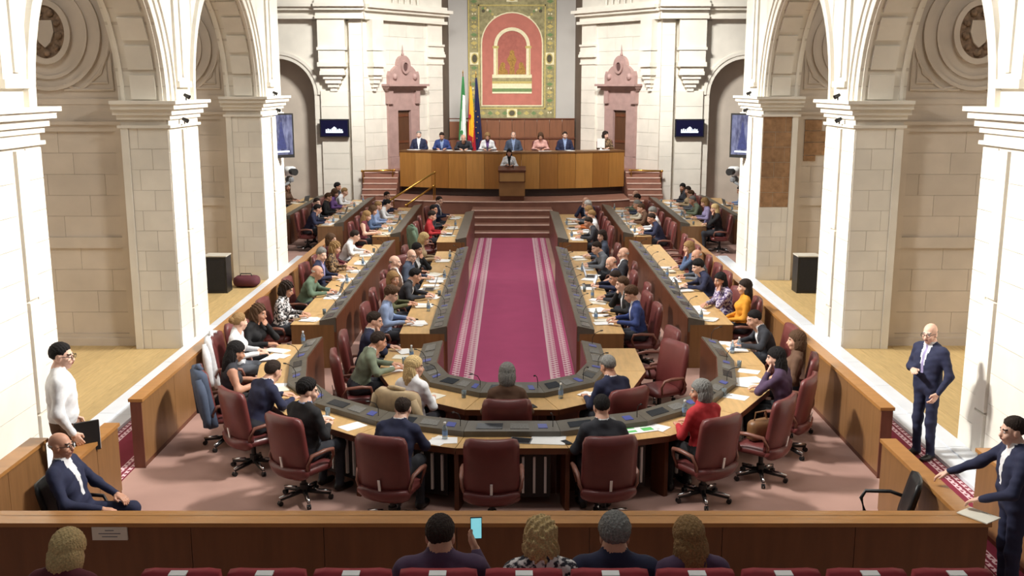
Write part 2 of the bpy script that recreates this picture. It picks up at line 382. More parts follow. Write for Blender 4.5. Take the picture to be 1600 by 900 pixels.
# side aisle runner
def runner_mat(name, half, inner, red, pale, lat=7.0, axis='X', center=0.0):
    m = bpy.data.materials.new(name); m.use_nodes = True; nt = m.node_tree; L = nt.links; b = nt.nodes['Principled BSDF']; b.inputs['Roughness'].default_value = 0.95
    g = nt.nodes.new('ShaderNodeNewGeometry'); sp = nt.nodes.new('ShaderNodeSeparateXYZ'); L.new(g.outputs['Position'], sp.inputs[0])
    def mth(op, a, c=None):
        n = nt.nodes.new('ShaderNodeMath'); n.operation = op
        for i, v in enumerate((a, c)):
            if v is None: continue
            if isinstance(v, (int, float)): n.inputs[i].default_value = v
            else: L.new(v, n.inputs[i])
        return n.outputs[0]
    ax = mth('ABSOLUTE', mth('SUBTRACT', sp.outputs[0], center))
    band = mth('MULTIPLY', mth('GREATER_THAN', ax, inner), mth('LESS_THAN', ax, half))
    # woven lattice: two diagonal line families make open diamonds with a dot inside
    y = sp.outputs[1]
    d1 = mth('ABSOLUTE', mth('SINE', mth('MULTIPLY', mth('ADD', ax, y), lat*PI))); d2 = mth('ABSOLUTE', mth('SINE', mth('MULTIPLY', mth('SUBTRACT', ax, y), lat*PI)))
    lattice = mth('LESS_THAN', mth('MINIMUM', d1, d2), 0.62)
    w = half-inner
    mid = mth('LESS_THAN', mth('ABSOLUTE', mth('SUBTRACT', ax, inner+w*0.5)), w*0.10)
    edge = mth('LESS_THAN', mth('ABSOLUTE', mth('SUBTRACT', ax, inner+w*0.03)), w*0.05)
    edge2 = mth('GREATER_THAN', ax, half-w*0.10)
    pat = mth('MULTIPLY', mth('MULTIPLY', band, lattice), mth('SUBTRACT', 1.0, mid))
    pat = mth('MAXIMUM', pat, mth('MULTIPLY', edge, band))
    pat = mth('MULTIPLY', pat, mth('SUBTRACT', 1.0, edge2))
    n = nt.nodes.new('ShaderNodeTexNoise'); n.inputs['Scale'].default_value = 2.0
    r = nt.nodes.new('ShaderNodeValToRGB'); r.color_ramp.elements[0].color = tuple(c*0.9 for c in red)+(1,); r.color_ramp.elements[1].color = tuple(min(1, c*1.1) for c in red)+(1,)
    L.new(g.outputs['Position'], n.inputs['Vector']); L.new(n.outputs['Fac'], r.inputs[0])
    mx = nt.nodes.new('ShaderNodeMix'); mx.data_type = 'RGBA'; L.new(pat, mx.inputs[0]); L.new(r.outputs[0], mx.inputs[6]); mx.inputs[7].default_value = pale+(1,)
    L.new(mx.outputs[2], b.inputs['Base Color']); MATS[name] = m; return m
RED = srgb(174, 72, 114); PALE = srgb(220, 188, 194)
mb = MB(); mb.prism([(1.03*math.cos(PI+PI*i/20), 14.2+.99*math.sin(PI+PI*i/20)) for i in range(21)]+[(1.06, 14.6), (1.06, 32.4), (-1.06, 32.4), (-1.06, 14.6)], 0.0, 0.012)
tag(mb.build('carpet_runner', runner_mat('magenta_runner', 1.06, 0.64, RED, PALE)), 'long magenta carpet runner with pale latticed borders down the centre of the chamber', 'carpet')
for s, n in ((-1, 'left'), (1, 'right')):
    mb = MB(); mb.box(s*4.82, s*5.55, 9.2, 27, 0.0, 0.01)
    tag(mb.build('aisle_carpet', runner_mat('aisle_runner_'+n, 0.37, 0.20, srgb(124, 30, 52), PALE, 9.0, center=s*5.185)),
        'crimson aisle carpet with pale border beside the '+('standing person in white shirt' if s < 0 else 'standing person in dark suit'), 'carpet')

# ------------------------------------------------------------------ far end: transept wall, apse flanks, dais
def line_blocks(parent, A, B, z0, z1, h, length, m=M_STONE, t=0.03, name='stone_block'):
    """courses of ashlar on the vertical plane through A->B (2D), its visible side to the right of A->B as seen from above"""
    A = Vector(A); B = Vector(B); d = (B-A); Lg = d.length; d.normalize(); nrm = Vector((d.y, -d.x)); an = math.atan2(d.y, d.x)
    if m.name not in UNIT: block('tmp', m, None, 0, 1, 0, 1, 0, 1)
    for k, (c0, c1) in enumerate(courses(z0, z1, h)):
        u = 0; cuts = [0]+[v for v in [((0.5 if k % 2 else 1.0)+i)*length for i in range(30)] if v < Lg-0.15]+[Lg]
        for p, q in zip(cuts, cuts[1:]):
            c = A+d*((p+q)/2)+nrm*(t*0.2)
            o = link(name, UNIT[m.name], parent, (c.x, c.y, (c0+c1)/2), an); o.scale = (q-p-2*J, t, c1-c0-2*J)
def obox(name, m, parent, A, B, u0, u1, o, z0, z1, back=0.02):
    """box on the plane A->B between u0..u1 metres, standing out by o"""
    A = Vector(A); B = Vector(B); d = (B-A).normalized(); nrm = Vector((d.y, -d.x)); mb = MB()
    p = [A+d*u0-nrm*back, A+d*u1-nrm*back, A+d*u1+nrm*o, A+d*u0+nrm*o]
    mb.prism([tuple(q) for q in p], z0, z1); return mb.build(name, m, parent)
for s, nm in ((-1, 'left'), (1, 'right')):
    mb = MB(); arch_wall(mb, lambda u, d, z: (s*u, d, z), 5.5, 11.5, [(7.3, 9.9, 4.45)], 9.6, 38.52, 39.3)
    T = tag(mb.build('wall_transept_'+nm, M_JOINT), kind='structure')
    def face(x0, x1, y0, y1, z0, z1, name, m=M_STONE): return block(name, m, T, s*x0, s*x1, y0, y1, z0, z1)
    def run(x0, x1, z0, z1):
        for k, (c0, c1) in enumerate(courses(z0, z1, 0.5)): face(x0+J, x1-J, 38.505, 38.53, c0+J, c1-J, 'stone_block')
    run(5.95, 7.3, 0, 7.1)
    # tan niche behind the arch
    mb = MB(); mb.box(s*7.2, s*10, 39.28, 39.4, 0, 6.2); mb.build('niche_back', M_STONE_C, T)
    mb = MB(); N = 24; c, r = 8.6, 1.3
    for i in range(N):
        t0, t1 = PI*i/N, PI*(i+1)/N
        for (ra, rb, o) in ((r, r+0.14, 0.03), (r+0.14, r+0.26, 0.07)):
            mb.extrude([(s*(c+rr*math.cos(t)), 38.52-o, 4.45+rr*math.sin(t)) for rr, t in ((ra, t0), (rb, t0), (rb, t1), (ra, t1))], (0, o, 0))
    mb.build('archivolt', M_STONE, T)
    # facing panel over the arch
    mb = MB()
    for i in range(N):
        t0, t1 = PI*i/N, PI*(i+1)/N
        mb.extrude([(s*(c+r*math.cos(t0)), 38.50, 4.45+r*math.sin(t0)), (s*(c+r*math.cos(t0)), 38.50, 7.2), (s*(c+r*math.cos(t1)), 38.50, 7.2), (s*(c+r*math.cos(t1)), 38.50, 4.45+r*math.sin(t1))], (0, 0.03, 0))
    mb.build('spandrel_facing', M_STONE, T)
    # pilaster with hanging corbel
    for k, (c0, c1) in enumerate(courses(0, 4.6, 0.55)): face(6.05, 7.05, 38.40, 38.52, c0+J, c1-J, 'pilaster_block')
    def corbel(x0, x1, yb, steps):
        cxm = (x0+x1)/2; w = (x1-x0)/2
        for (z0, z1, k, o) in steps: face(cxm-w*k, cxm+w*k, yb-o, yb, z0, z1, 'corbel_step')
    ST = ((6.15, 7.15, 0.98, 0.42), (6.05, 6.15, 1.06, 0.47), (5.62, 6.03, 0.96, 0.42), (5.46, 5.62, 1.04, 0.50), (5.30, 5.46, 0.86, 0.40), (5.16, 5.30, 0.92, 0.42), (5.02, 5.16, 0.70, 0.33), (4.86, 5.02, 0.58, 0.27), (4.72, 4.86, 0.42, 0.20), (4.58, 4.72, 0.26, 0.14))
    corbel(6.05, 7.05, 38.5, ST)
    # corner pilaster
    for k, (c0, c1) in enumerate(courses(0, 7.15, 0.55)): face(5.46, 5.93, 38.28, 38.55, c0+J*.5, c1-J*.5, 'pilaster_block')
    # entablature
    for (z0, z1, o) in ((7.15, 7.26, 0.30), (7.26, 7.45, 0.16), (7.45, 7.56, 0.40), (7.56, 7.68, 0.55), (7.68, 7.80, 0.30), (7.8, 9.4, 0.08)):
        face(5.44, 11.4, 38.42-o, 38.5, z0, z1, 'entablature_moulding'); 
        face(5.40-o*.2, 7.1, 38.28-o, 38.4, z0, z1, 'entablature_moulding')
    # oblique flank of the apse
    A = (s*5.5, 38.5); B = (s*2.85, 42.0)
    if s > 0: A, B = B, A          # keep the visible side to the right of A->B
    LEN = (Vector(B)-Vector(A)).length
    def U(u): return u if s < 0 else LEN-u       # u measured from the outer end
    d = (Vector(B)-Vector(A)).normalized(); nr = Vector((d.y, -d.x)); mb = MB()
    p = [Vector(A), Vector(B), Vector(B)-nr*0.4, Vector(A)-nr*0.4]
    mb.prism([tuple(q-nr*0.012) for q in p], 0, 9.6); K = tag(mb.build('wall_apse_'+nm, M_JOINT), kind='structure')
    line_blocks(K, A, B, 0, 7.1, 0.5, 0.95)
    def ob(u0, u1, o, z0, z1, name, m=M_STONE):
        a, b2 = sorted((U(u0), U(u1))); return obox(name, m, K, A, B, a, b2, o, z0, z1)
    for (z0, z1, o) in ((7.15, 7.26, 0.25), (7.26, 7.45, 0.14), (7.45, 7.56, 0.32), (7.56, 7.68, 0.45), (7.68, 7.80, 0.25), (7.8, 9.4, 0.05)):
        ob(0.0, LEN+o*0.6, o, z0, z1, 'entablature_moulding')
    for (z0, z1, k, o) in ST: ob(0.22+0.30*(1-k), 0.22+0.30*(1+k), o*0.8, z0, z1, 'corbel_step')
    # pilaster with capital at the mouth of the apse
    for k, (c0, c1) in enumerate(courses(1.6, 5.6, 0.5)): ob(LEN-0.85, LEN-0.02, 0.10, c0+J, c1-J, 'pilaster_block')
    for (z0, z1, o) in ((5.6, 5.68, 0.14), (5.68, 5.88, 0.10), (5.88, 6.0, 0.22), (6.0, 6.1, 0.17), (6.1, 6.3, 0.12), (6.3, 6.38, 0.18)): ob(LEN-0.90, LEN+0.05, o, z0, z1, 'capital_moulding')
    ob(LEN-0.85, LEN-0.02, 0.10, 6.38, 7.15, 'pilaster_block')
    # small balusters over the cornice
    for k in range(5):
        q = Vector(A)+d*U(1.5+0.34*k)+nr*0.2; mb = MB(); mb.lathe([(.05, 0), (.05, .04), (.03, .08), (.06, .22), (.03, .34), (.05, .38), (.05, .42)], 10, c=(q.x, q.y, 7.8)); mb.build('baluster', M_STONE, K, True)
    # pink marble portal
    Pm = LEN*0.47; hw = 0.86
    for (ua, ub) in ((Pm-hw, Pm-0.36), (Pm+0.36, Pm+hw)):
        for (z0, z1) in ((1.65, 2.1), (2.1, 3.85)): ob(ua, ub, 0.14 if z0 > 2 else 0.19, z0+.004, z1-.004, 'portal_jamb', M_PINK)
    ob(Pm-hw, Pm+hw, 0.14, 3.85, 4.6, 'portal_frieze', M_PINK)
    for k in range(2): ob(Pm-hw-0.06+1.5*k, Pm-hw+0.16+1.5*k, 0.24, 4.1, 4.6, 'portal_bracket', M_PINK)
    for (z0, z1, o) in ((4.6, 4.68, 0.24), (4.68, 4.76, 0.36), (4.76, 4.84, 0.46)): ob(Pm-hw-o*0.55, Pm+hw+o*0.55, o, z0, z1, 'portal_cornice', M_PINK)
    mid = Vector(A)+d*U(Pm)+nr*0.02
    prof = [(-0.84, 4.84), (-0.84, 5.15), (-0.78, 5.32), (-0.70, 5.2), (-0.60, 5.38), (-0.44, 5.50), (-0.36, 5.52)] + [(0.36*math.cos(t), 5.55+0.36*math.sin(t)) for t in [PI-PI*i/10 for i in range(11)]] + [(0.36, 5.52), (0.44, 5.50), (0.60, 5.38), (0.70, 5.2), (0.78, 5.32), (0.84, 5.15), (0.84, 4.84)]
    mb = MB(); mb.extrude([(mid.x+d.x*u, mid.y+d.y*u, z) for u, z in prof], (nr.x*0.16, nr.y*0.16, 0)); mb.build('portal_pediment', M_PINK, K)
    m2 = mid+nr*0.17; n = 28
    for (r0, r1, o, nn, mm) in ((0.26, 0.17, 0.07, 'pediment_ring', M_PINK),):
        mb = MB()
        for i in range(n):
            t0, t1 = 2*PI*i/n, 2*PI*(i+1)/n
            mb.extrude([(m2.x+d.x*rr*0.8*math.cos(t), m2.y+d.y*rr*0.8*math.cos(t), 5.48+rr*math.sin(t)) for rr, t in ((r0, t0), (r0, t1), (r1, t1), (r1, t0))], (nr.x*o, nr.y*o, 0))
        mb.build(nn, mm, K)
    mb = MB(); mb.extrude([(m2.x+d.x*0.15*math.cos(2*PI*i/n), m2.y+d.y*0.15*math.cos(2*PI*i/n), 5.48+0.18*math.sin(2*PI*i/n)) for i in range(n)], (nr.x*0.02, nr.y*0.02, 0)); mb.build('pediment_oculus', mat('oculus_dark', srgb(92, 66, 62), .8), K)
    for sg in (-1, 1):
        mb = MB(); q = m2+d*(sg*0.56); mb.lathe([(.02, -.12), (.09, -.09), (.11, 0), (.09, .09), (.02, .12)], 12, c=(q.x, q.y, 5.12)); mb.build('pediment_scroll', M_PINK, K, True)
    mb = MB(); mb.lathe([(.03, 0), (.06, .05), (.03, .1), (.015, .3), (.004, .42)], 10, c=(mid.x+nr.x*.08, mid.y+nr.y*.08, 5.9)); mb.build('pediment_finial', M_PINK, K, True)
    D = tag(empty('door_1' if s < 0 else 'door_2'), kind='structure')
    a, b2 = sorted((U(Pm-0.35), U(Pm+0.35))); obox('door_leaf', mat('dark_door_wood', srgb(86, 54, 34) if s < 0 else srgb(116, 78, 44), .45, .15, 3, stretch=(5, 5, .8)), D, A, B, a, b2, 0.04, 1.66, 3.84)
    obox('door_rail', M_DARKW, D, A, B, a+0.06, b2-0.06, 0.06, 2.6, 2.7); obox('door_rail', M_DARKW, D, A, B, a+0.06, b2-0.06, 0.06, 3.6, 3.7)
# apse back wall
mb = MB(); mb.box(-3.4, 3.4, 44.5, 44.8, 0, 10); AB = tag(mb.build('wall_back', M_GREYWALL), kind='structure')
for s, nm in ((-1, 'left'), (1, 'right')):
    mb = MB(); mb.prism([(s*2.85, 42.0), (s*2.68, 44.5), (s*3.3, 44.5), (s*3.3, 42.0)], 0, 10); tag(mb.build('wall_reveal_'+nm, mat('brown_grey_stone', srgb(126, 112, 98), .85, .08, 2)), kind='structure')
# wooden panelling behind the dais
PAN = tag(empty('trim_panelling'), kind='structure')
for i in range(10):
    x0 = -2.66+i*0.532; block('wall_panel', mat('dais_panelling', srgb(122, 78, 52), .4, .12, 2.4, stretch=(6, 6, .7), rnd=.08), PAN, x0+.006, x0+.526, 44.05, 44.12, 1.65, 3.38 if 1 < i else 3.28)
block('panel_rail', M_DARKW, PAN, -2.68, 2.68, 44.0, 44.15, 2.55, 2.62); block('panel_cap', M_DARKW, PAN, -2.68, 2.68, 44.0, 44.2, 3.38, 3.42)
# dais platforms and stairs
DA = tag(empty('floor_dais'), kind='structure')
mb = MB(); _r = 8.6-.24; _t = math.asin(4.1/_r); mb.prism([(_r*math.sin(-_t+2*_t*i/16), 45.55-_r*math.cos(-_t+2*_t*i/16)) for i in range(17)]+[(4.1, 38.25), (5.6, 38.25), (5.6, 44.6), (-5.6, 44.6), (-5.6, 38.25), (-4.1, 38.25)], 0, 1.65); mb.build('upper_platform', M_REDSTEP, DA)
mb = MB(); arc = [(4.3*math.sin(t), 35.15+1.2*(1-math.cos(t))) for t in [math.radians(-75+10*i) for i in range(16)]]
mb.prism(arc+[(4.15, 38.1), (-4.15, 38.1)], 0, 0.84); mb.build('lower_platform', M_REDSTEP, DA)
mb = MB()
for (p, q) in zip(arc, arc[1:]): mb.prism([(p[0], p[1]-.02), (q[0], q[1]-.02), (q[0], q[1]+.10), (p[0], p[1]+.10)], 0.835, 0.86)
mb.build('step_nosing', M_NOSE, DA)
for k in range(4):
    y0 = 32.45+0.58*k; z = 0.17*(k+1); block('step', M_REDSTEP, DA, -1.35, 1.35, y0, 35.6, z-0.17, z-.02); block('step_nosing', M_NOSE, DA, -1.36, 1.36, y0-.02, y0+0.1, z-.025, z+.004)
    block('step_tread', M_REDSTEP, DA, -1.35, 1.35, y0+0.1, 35.6, z-.02, z)
for s in (-1, 1):
    for k in range(9):
        z = 1.65*(k+1)/9; y0 = 35.9+0.26*k; block('side_step', M_REDSTEP, DA, s*4.2, s*5.45, y0, 38.6, z-0.19, z); block('step_nosing', M_NOSE, DA, s*4.2, s*5.45, y0-.02, y0+.04, z-.025, z+.003)
# ================================================================== desks
def desk(label, pin, pout, group=None, panel=M_DARKW, slats=False, detail=True, zt=0.77):
    """seat bays between matching points of the inner (console) line and the outer (sitter) line"""
    D = empty('bench_desk', (0, 0, 0), 0, label, 'desk', group)
    pin = [Vector(p) for p in pin]; pout = [Vector(p) for p in pout]
    def L(i, t): return pin[i]+(pout[i]-pin[i])*t
    n = len(pin)-1
    for i in range(n):
        def quad(t0, t1, e=0.0):
            a0, a1, b0, b1 = L(i, t0), L(i, t1), L(i+1, t0), L(i+1, t1)
            g0 = (b0-a0).normalized()*e; g1 = (b1-a1).normalized()*e
            return [tuple(a0+g0), tuple(b0-g0), tuple(b1-g1), tuple(a1+g1)]
        mb = MB(); mb.prism(quad(0.33, 1.0, 0.004), zt-0.045, zt); mb.build('desktop_board', M_WOOD, D)
        mb = MB(); mb.prism(quad(0.0, 0.36, 0.002), 0.64, [0.90, 0.90, 0.84, 0.84]); c = mb.build('console', M_CONSOLE, D)
        mb = MB(); mb.prism(quad(-0.015, 0.045, 0.003), 0.0, 0.885); mb.build('modesty_panel', panel, D)
        mb = MB(); mb.prism(quad(0.96, 1.005, 0.004), zt-0.075, zt-0.002); mb.build('edge_band', M_DARKW, D)
        if detail:
            def inset(ta, tb, ua, ub, m, nm, h=0.006):
                def pt(t, u): return L(i, t).lerp(L(i+1, t), u)
                def zz(t): return 0.90-0.06*t/0.36
                mb = MB(); mb.prism([tuple(pt(ta, ua)), tuple(pt(ta, ub)), tuple(pt(tb, ub)), tuple(pt(tb, ua))], [zz(ta)-.01, zz(ta)-.01, zz(tb)-.01, zz(tb)-.01], [zz(ta)+h, zz(ta)+h, zz(tb)+h, zz(tb)+h]); mb.build(nm, m, c)
            inset(0.10, 0.28, 0.12, 0.40, M_SCREEN, 'voting_screen'); inset(0.10, 0.28, 0.48, 0.68, M_GRILLE, 'speaker_grille'); inset(0.12, 0.26, 0.78, 0.88, M_BLUEBTN, 'indicator_button')
            p = L(i, 0.2).lerp(L(i+1, 0.2), 0.94); q = (L(i, 1)-L(i, 0)).normalized()
            mb = MB(); mb.tube([(p.x, p.y, 0.86), (p.x, p.y, 0.96), (p.x+q.x*.04, p.y+q.y*.04, 1.03), (p.x+q.x*.12, p.y+q.y*.12, 1.07)], 0.005, 5); mb.tube([(p.x+q.x*.12, p.y+q.y*.12, 1.07), (p.x+q.x*.16, p.y+q.y*.16, 1.075)], 0.011, 6); mb.build('microphone', M_BLACK, c)
        if slats:
            mb0 = L(i, 0.66).lerp(L(i+1, 0.66), 0.18); mb1 = L(i, 0.66).lerp(L(i+1, 0.66), 0.82); dr = (mb1-mb0).normalized(); nr = Vector((-dr.y, dr.x))
            for k in range(7):
                p = mb0.lerp(mb1, k/6); mb = MB(); mb.prism([tuple(p-dr*.014), tuple(p+dr*.014), tuple(p+dr*.014-nr*.03), tuple(p-dr*.014-nr*.03)], 0.16, 0.60); mb.build('vent_slat', M_WHITE, D)
            mb = MB(); mb.prism([tuple(mb0-dr*.06+nr*.03), tuple(mb1+dr*.06+nr*.03), tuple(mb1+dr*.06+nr*.0), tuple(mb0-dr*.06+nr*.0)], 0.1, 0.66); mb.build('vent_backing', M_BLACK, D)
    for i in range(n+1):
        g = ((pin[min(i+1, n)]-pin[max(i-1, 0)]).normalized())
        end = i in (0, n); t = 0.025; sh = 0 if not end else (t if i == 0 else -t)
        def corner(tt, e): return tuple(L(i, tt)+g*(e+sh))
        mb = MB(); tb = 0.985 if end else 0.93; ta = 0.045 if end else 0.55
        mb.prism([corner(ta, -t), corner(ta, t), corner(tb, t), corner(tb, -t)], 0, zt-0.045 if not end else zt-0.005); mb.build('end_panel' if end else 'support_leg', M_PANEL if end else M_DARKW, D)
    return D
def ring(rx, ry, cy, y0, nfac, nst):
    P = [(-rx, y0+(cy-y0)*i/nst) for i in range(nst)]
    P += [(-rx*math.cos(PI*i/nfac), cy-ry*math.sin(PI*i/nfac)) for i in range(nfac+1)]
    return P + [(rx, cy+(y0-cy)*(i+1)/nst) for i in range(nst)]
def ring2(rx, ry, cy, rx2, ry2, cy2, y0, nfac, nst):
    return ring(rx, ry, cy, y0, nfac, nst), ring(rx2, ry2, cy2, y0, nfac, nst)
a, b = ring2(3.0, 2.95, 14.5, 3.70, 3.54, 14.5, 15.75, 9, 1)
DESK_OUT = desk('large curved outer bench desk sweeping round the open end of the chamber', a, b, slats=True)
a, b = ring2(1.08, 1.05, 14.2, 1.92, 1.88, 14.2, 15.5, 5, 1)
DESK_IN = desk('small curved inner bench desk closing the end of the magenta runner', a, b, panel=M_REDW, slats=False)
def straight(s, x, y0, y1, n, label, w=0.78, **k):
    ys = [y0+(y1-y0)*i/n for i in range(n+1)]
    return desk(label, [(s*x, y) for y in ys], [(s*(x+w), y) for y in ys], **k)
for s, sd in ((-1, 'flags'), (1, 'brown stone patch')):
    straight(s, 1.08, 16.45, 25.0, 9, 'long straight bench desk along the runner, side of the '+sd, panel=M_REDW)
    straight(s, 3.02, 17.1, 26.1, 9, 'long straight second-row bench desk, side of the '+sd)
    straight(s, 1.20, 26.5, 32.4, 6, 'short bench desk beside the dais steps, side of the '+sd, panel=M_REDW, detail=False)
    straight(s, 3.02, 27.5, 34.2, 7, 'second-row bench desk near the dais on the side of the '+sd, detail=False)
    straight(s, 4.90, 29.6, 36.6, 7, 'third-row bench desk near the transept wall on the side of the '+sd, detail=False)
    straight(s, 6.80, 31.2, 37.2, 6, 'rearmost bench desk under the transept arch on the side of the '+sd, detail=False)
# ================================================================== swivel chairs
def chair_meshes():
    R = {}
    T = Matrix.Translation
    mb = MB(); mb.slab(0.60, 0.70, 0.10, 8, 8, 0.09, 0.015, 0.05, M=T((0, -0.27, 0.77)) @ Matrix.Rotation(math.radians(9), 4, 'X')); R['backrest'] = (mb.mesh('chair_backrest', M_LEATHER, True))
    mb = MB(); mb.slab(0.54, 0.52, 0.11, 6, 6, 0.09, 0.02, M=T((0, 0.0, 0.43)) @ Matrix.Rotation(math.radians(-90), 4, 'X')); R['seat'] = mb.mesh('chair_seat', M_LEATHER, True)
    mb = MB(); mb.slab(0.62, 0.16, 0.09, 6, 3, 0.07, 0.01, 0.06, M=T((0, -0.27, 0.42)) @ Matrix.Rotation(math.radians(30), 4, 'X')); R['back_lip'] = mb.mesh('chair_back_lip', M_LEATHER, True)
    mb = MB(); mb.box(-.014, .014, -.305, -.295, .50, .63)
    mb2 = MB(); mb2.v = [(x, y-0.062-(z-.77)*.16, z) for x, y, z in mb.v]; mb2.f = mb.f; mb2.m = mb.m; R['pull_strap'] = mb2.mesh('chair_strap', M_WHITE)
    def arm(s):
        mb = MB(); mb.tube([(s*.27, -.20, .42), (s*.32, -.22, .55), (s*.33, -.16, .655), (s*.33, .05, .665), (s*.325, .17, .65), (s*.30, .20, .56), (s*.27, .16, .44)], [.018, .018, .024, .027, .024, .018, .018], 8); return mb.mesh('chair_arm', M_LEATHER if False else mat('brown_arm_leather', srgb(128, 82, 68), .4, .1, 6), True)
    R['armrest_l'] = arm(-1); R['armrest_r'] = arm(1)
    mb = MB(); mb.lathe([(.05, .09), (.05, .2), (.03, .2), (.03, .34), (.11, .36), (.11, .385)], 12); R['column'] = mb.mesh('chair_column', M_BLACK, False)
    mb = MB(); mb.tube([(0, 0.02, .12), (0, .18, .095), (0, .31, .075)], [.03, .024, .018], 6, 0); mb.tube([(0, .13, .122), (0, .24, .108), (0, .32, .095)], [.021, .019, .016], 6, 1); R['leg'] = mb.mesh('chair_leg', [M_BLACK, M_CHROME], True)
    mb = MB(); mb.tube([(-.022, .31, .03), (-.006, .31, .03)], .03, 10); mb.tube([(.006, .31, .03), (.022, .31, .03)], .03, 10); mb.tube([(0, .31, .03), (0, .31, .075)], .01, 6, 1); R['caster'] = mb.mesh('chair_caster', [M_BLACK, M_CHROME])
    return R
CH = chair_meshes()
def chair(x, y, face, label, z=0, full=True, mats=None, group=None):
    """face: direction the sitter looks, degrees from +Y clockwise"""
    C = empty('swivel_chair', (x, y, z), -math.radians(face), label, 'chair', group or 'burgundy swivel chairs at the bench desks')
    for k, nm in (('backrest', 'backrest'), ('seat', 'seat'), ('back_lip', 'back_lip'), ('armrest_l', 'armrest'), ('armrest_r', 'armrest'), ('column', 'column'), ('pull_strap', 'pull_strap')):
        if not full and k in ('pull_strap', 'back_lip'): continue
        link(nm, CH[k], C)
    if full:
        for i in range(5):
            l = link('base_leg', CH['leg'], C, (0, 0, 0), 2*PI*i/5+0.3+x); link('caster', CH['caster'], l)
    else:
        for i in range(5): link('base_leg', CH['leg'], C, (0, 0, 0), 2*PI*i/5+0.3+x)
    if mats:
        for ch in C.children:
            if ch.name.startswith(('backrest', 'seat', 'back_lip')):
                ch.material_slots[0].link = 'OBJECT'; ch.material_slots[0].material = mats
    return C
# ================================================================== partitions and barrier
def partition(name, label, x0, x1, y0, y1, h, n, m=M_PANEL, rail=M_TOPW, along='y', base=True):
    P = empty(name, (0, 0, 0), 0, label, 'partition')
    for i in range(n):
        if along == 'y': a = y0+(y1-y0)*i/n; b = y0+(y1-y0)*(i+1)/n; block('wood_panel', m, P, x0, x1, a+.003, b-.003, 0.07, h-0.04)
        else: a = x0+(x1-x0)*i/n; b = x0+(x1-x0)*(i+1)/n; block('wood_panel', m, P, a+.003, b-.003, y0, y1, 0.07, h-0.04)
    block('top_rail', rail, P, x0-.02, x1+.02, y0-.02, y1+.02, h-0.04, h)
    if base: block('plinth', M_DARKW, P, x0+.01 if along == 'y' else x0, x1-.01 if along == 'y' else x1, y0, y1, 0, 0.07)
    for (a) in ((y0-.012,) if along == 'y' else ()): block('end_post', M_REDW, P, x0, x1, a, a+.02, 0.0, h-.04)
    return P
partition('side_partition', 'long low wooden partition beside the aisle, behind the white jacket on a chair', -4.82, -4.68, 12.4, 26.2, 0.92, 11)
partition('side_partition', 'long low wooden partition beside the aisle, next to the standing person in dark suit', 4.54, 4.68, 12.05, 26.2, 0.92, 11)
partition('short_partition', 'short low wooden partition between the person resting hands on knees and the aisle', -4.78, -4.64, 10.25, 11.5, 0.9, 2)
partition('short_partition', 'stub of wooden partition behind the person resting hands on knees', -5.30, -5.14, 9.0, 10.75, 0.98, 2)
partition('short_partition', 'short low wooden partition behind the empty black armchair', 4.16, 4.30, 8.98, 10.95, 0.9, 2)
partition('short_partition', 'wooden partition stub behind the person reaching over the barrier', 5.1, 5.26, 9.4, 10.65, 0.9, 2)
B = partition('front_barrier', 'long dark wooden barrier in front of the public seats', -5.35, 4.34, 8.72, 8.86, 0.9, 8, M_BARRIER, M_TOPW, 'x')
block('rail_shelf', M_TOPW, B, -5.35, 4.34, 8.86, 8.98, 0.85, 0.90)
mb = MB(); mb.box(-3.82, -3.50, 8.700, 8.7195, 0.735, 0.865); S = tag(mb.build('paper_notice', M_PAPER2), 'small white printed notice stuck on the front of the long barrier', 'notice')
for k, (a, b) in enumerate(((-3.70, -3.62), (-3.76, -3.56), (-3.73, -3.59))):
    mb = MB(); mb.box(a, b, 8.6985, 8.701, 0.825-0.03*k, 0.833-0.03*k); mb.build('printed_line', M_INK, S)
# ================================================================== dais: presidency desk, lectern
R_ = 8.6; cy = 36.95+R_
DD = empty('presidency_desk', (0, 0, 0), 0, 'broad bowed wooden presidency desk on the dais', 'desk'); n = 13
TM = [mat('dais_panel_%d' % k, c, .36, .10, 2.2, .02, stretch=(7, 7, .6)) for k, c in enumerate((srgb(170, 118, 58), srgb(158, 106, 50), srgb(182, 130, 68)))]
def arcp(t, r): return (r*math.sin(t), cy-r*math.cos(t))
tm = math.asin(4.15/R_)
for i in range(n):
    t0 = -tm+2*tm*i/n; t1 = -tm+2*tm*(i+1)/n; e = .0006
    mb = MB(); mb.prism([arcp(t0+e, R_), arcp(t1-e, R_), arcp(t1-e, R_-.06), arcp(t0+e, R_-.06)], 1.12, 2.40); mb.build('front_panel', TM[(i*2) % 3], DD)
    mb = MB(); mb.prism([arcp(t0, R_-.10), arcp(t1, R_-.10), arcp(t1, R_-.2), arcp(t0, R_-.2)], 0.86, 1.12); mb.build('plinth', mat('dark_plinth', srgb(50, 34, 28), .5), DD)
    mb = MB(); mb.prism([arcp(t0, R_+.02), arcp(t1, R_+.02), arcp(t1, R_-.75), arcp(t0, R_-.75)], 2.40, 2.45); mb.build('desk_top', mat('dais_top', srgb(120, 84, 52), .4), DD)
Lc = empty('lectern', (0.0, 35.85, 0.85), 0, 'wooden speaker lectern in front of the presidency desk', 'lectern')
mb = MB(); mb.box(-.45, .45, -.25, .25, .16, 1.0); mb.build('body', mat('lectern_wood', srgb(150, 110, 66), .4, .1, 3), Lc)
mb = MB(); mb.box(-.42, .42, -.22, .22, 0, .16); mb.build('plinth', M_DARKW, Lc)
mb = MB(); mb.prism([(-.48, -.3), (.48, -.3), (.48, .3), (-.48, .3)], [1.0]*4, [1.06, 1.06, 1.16, 1.16]); mb.build('sloped_top', M_DARKW, Lc)
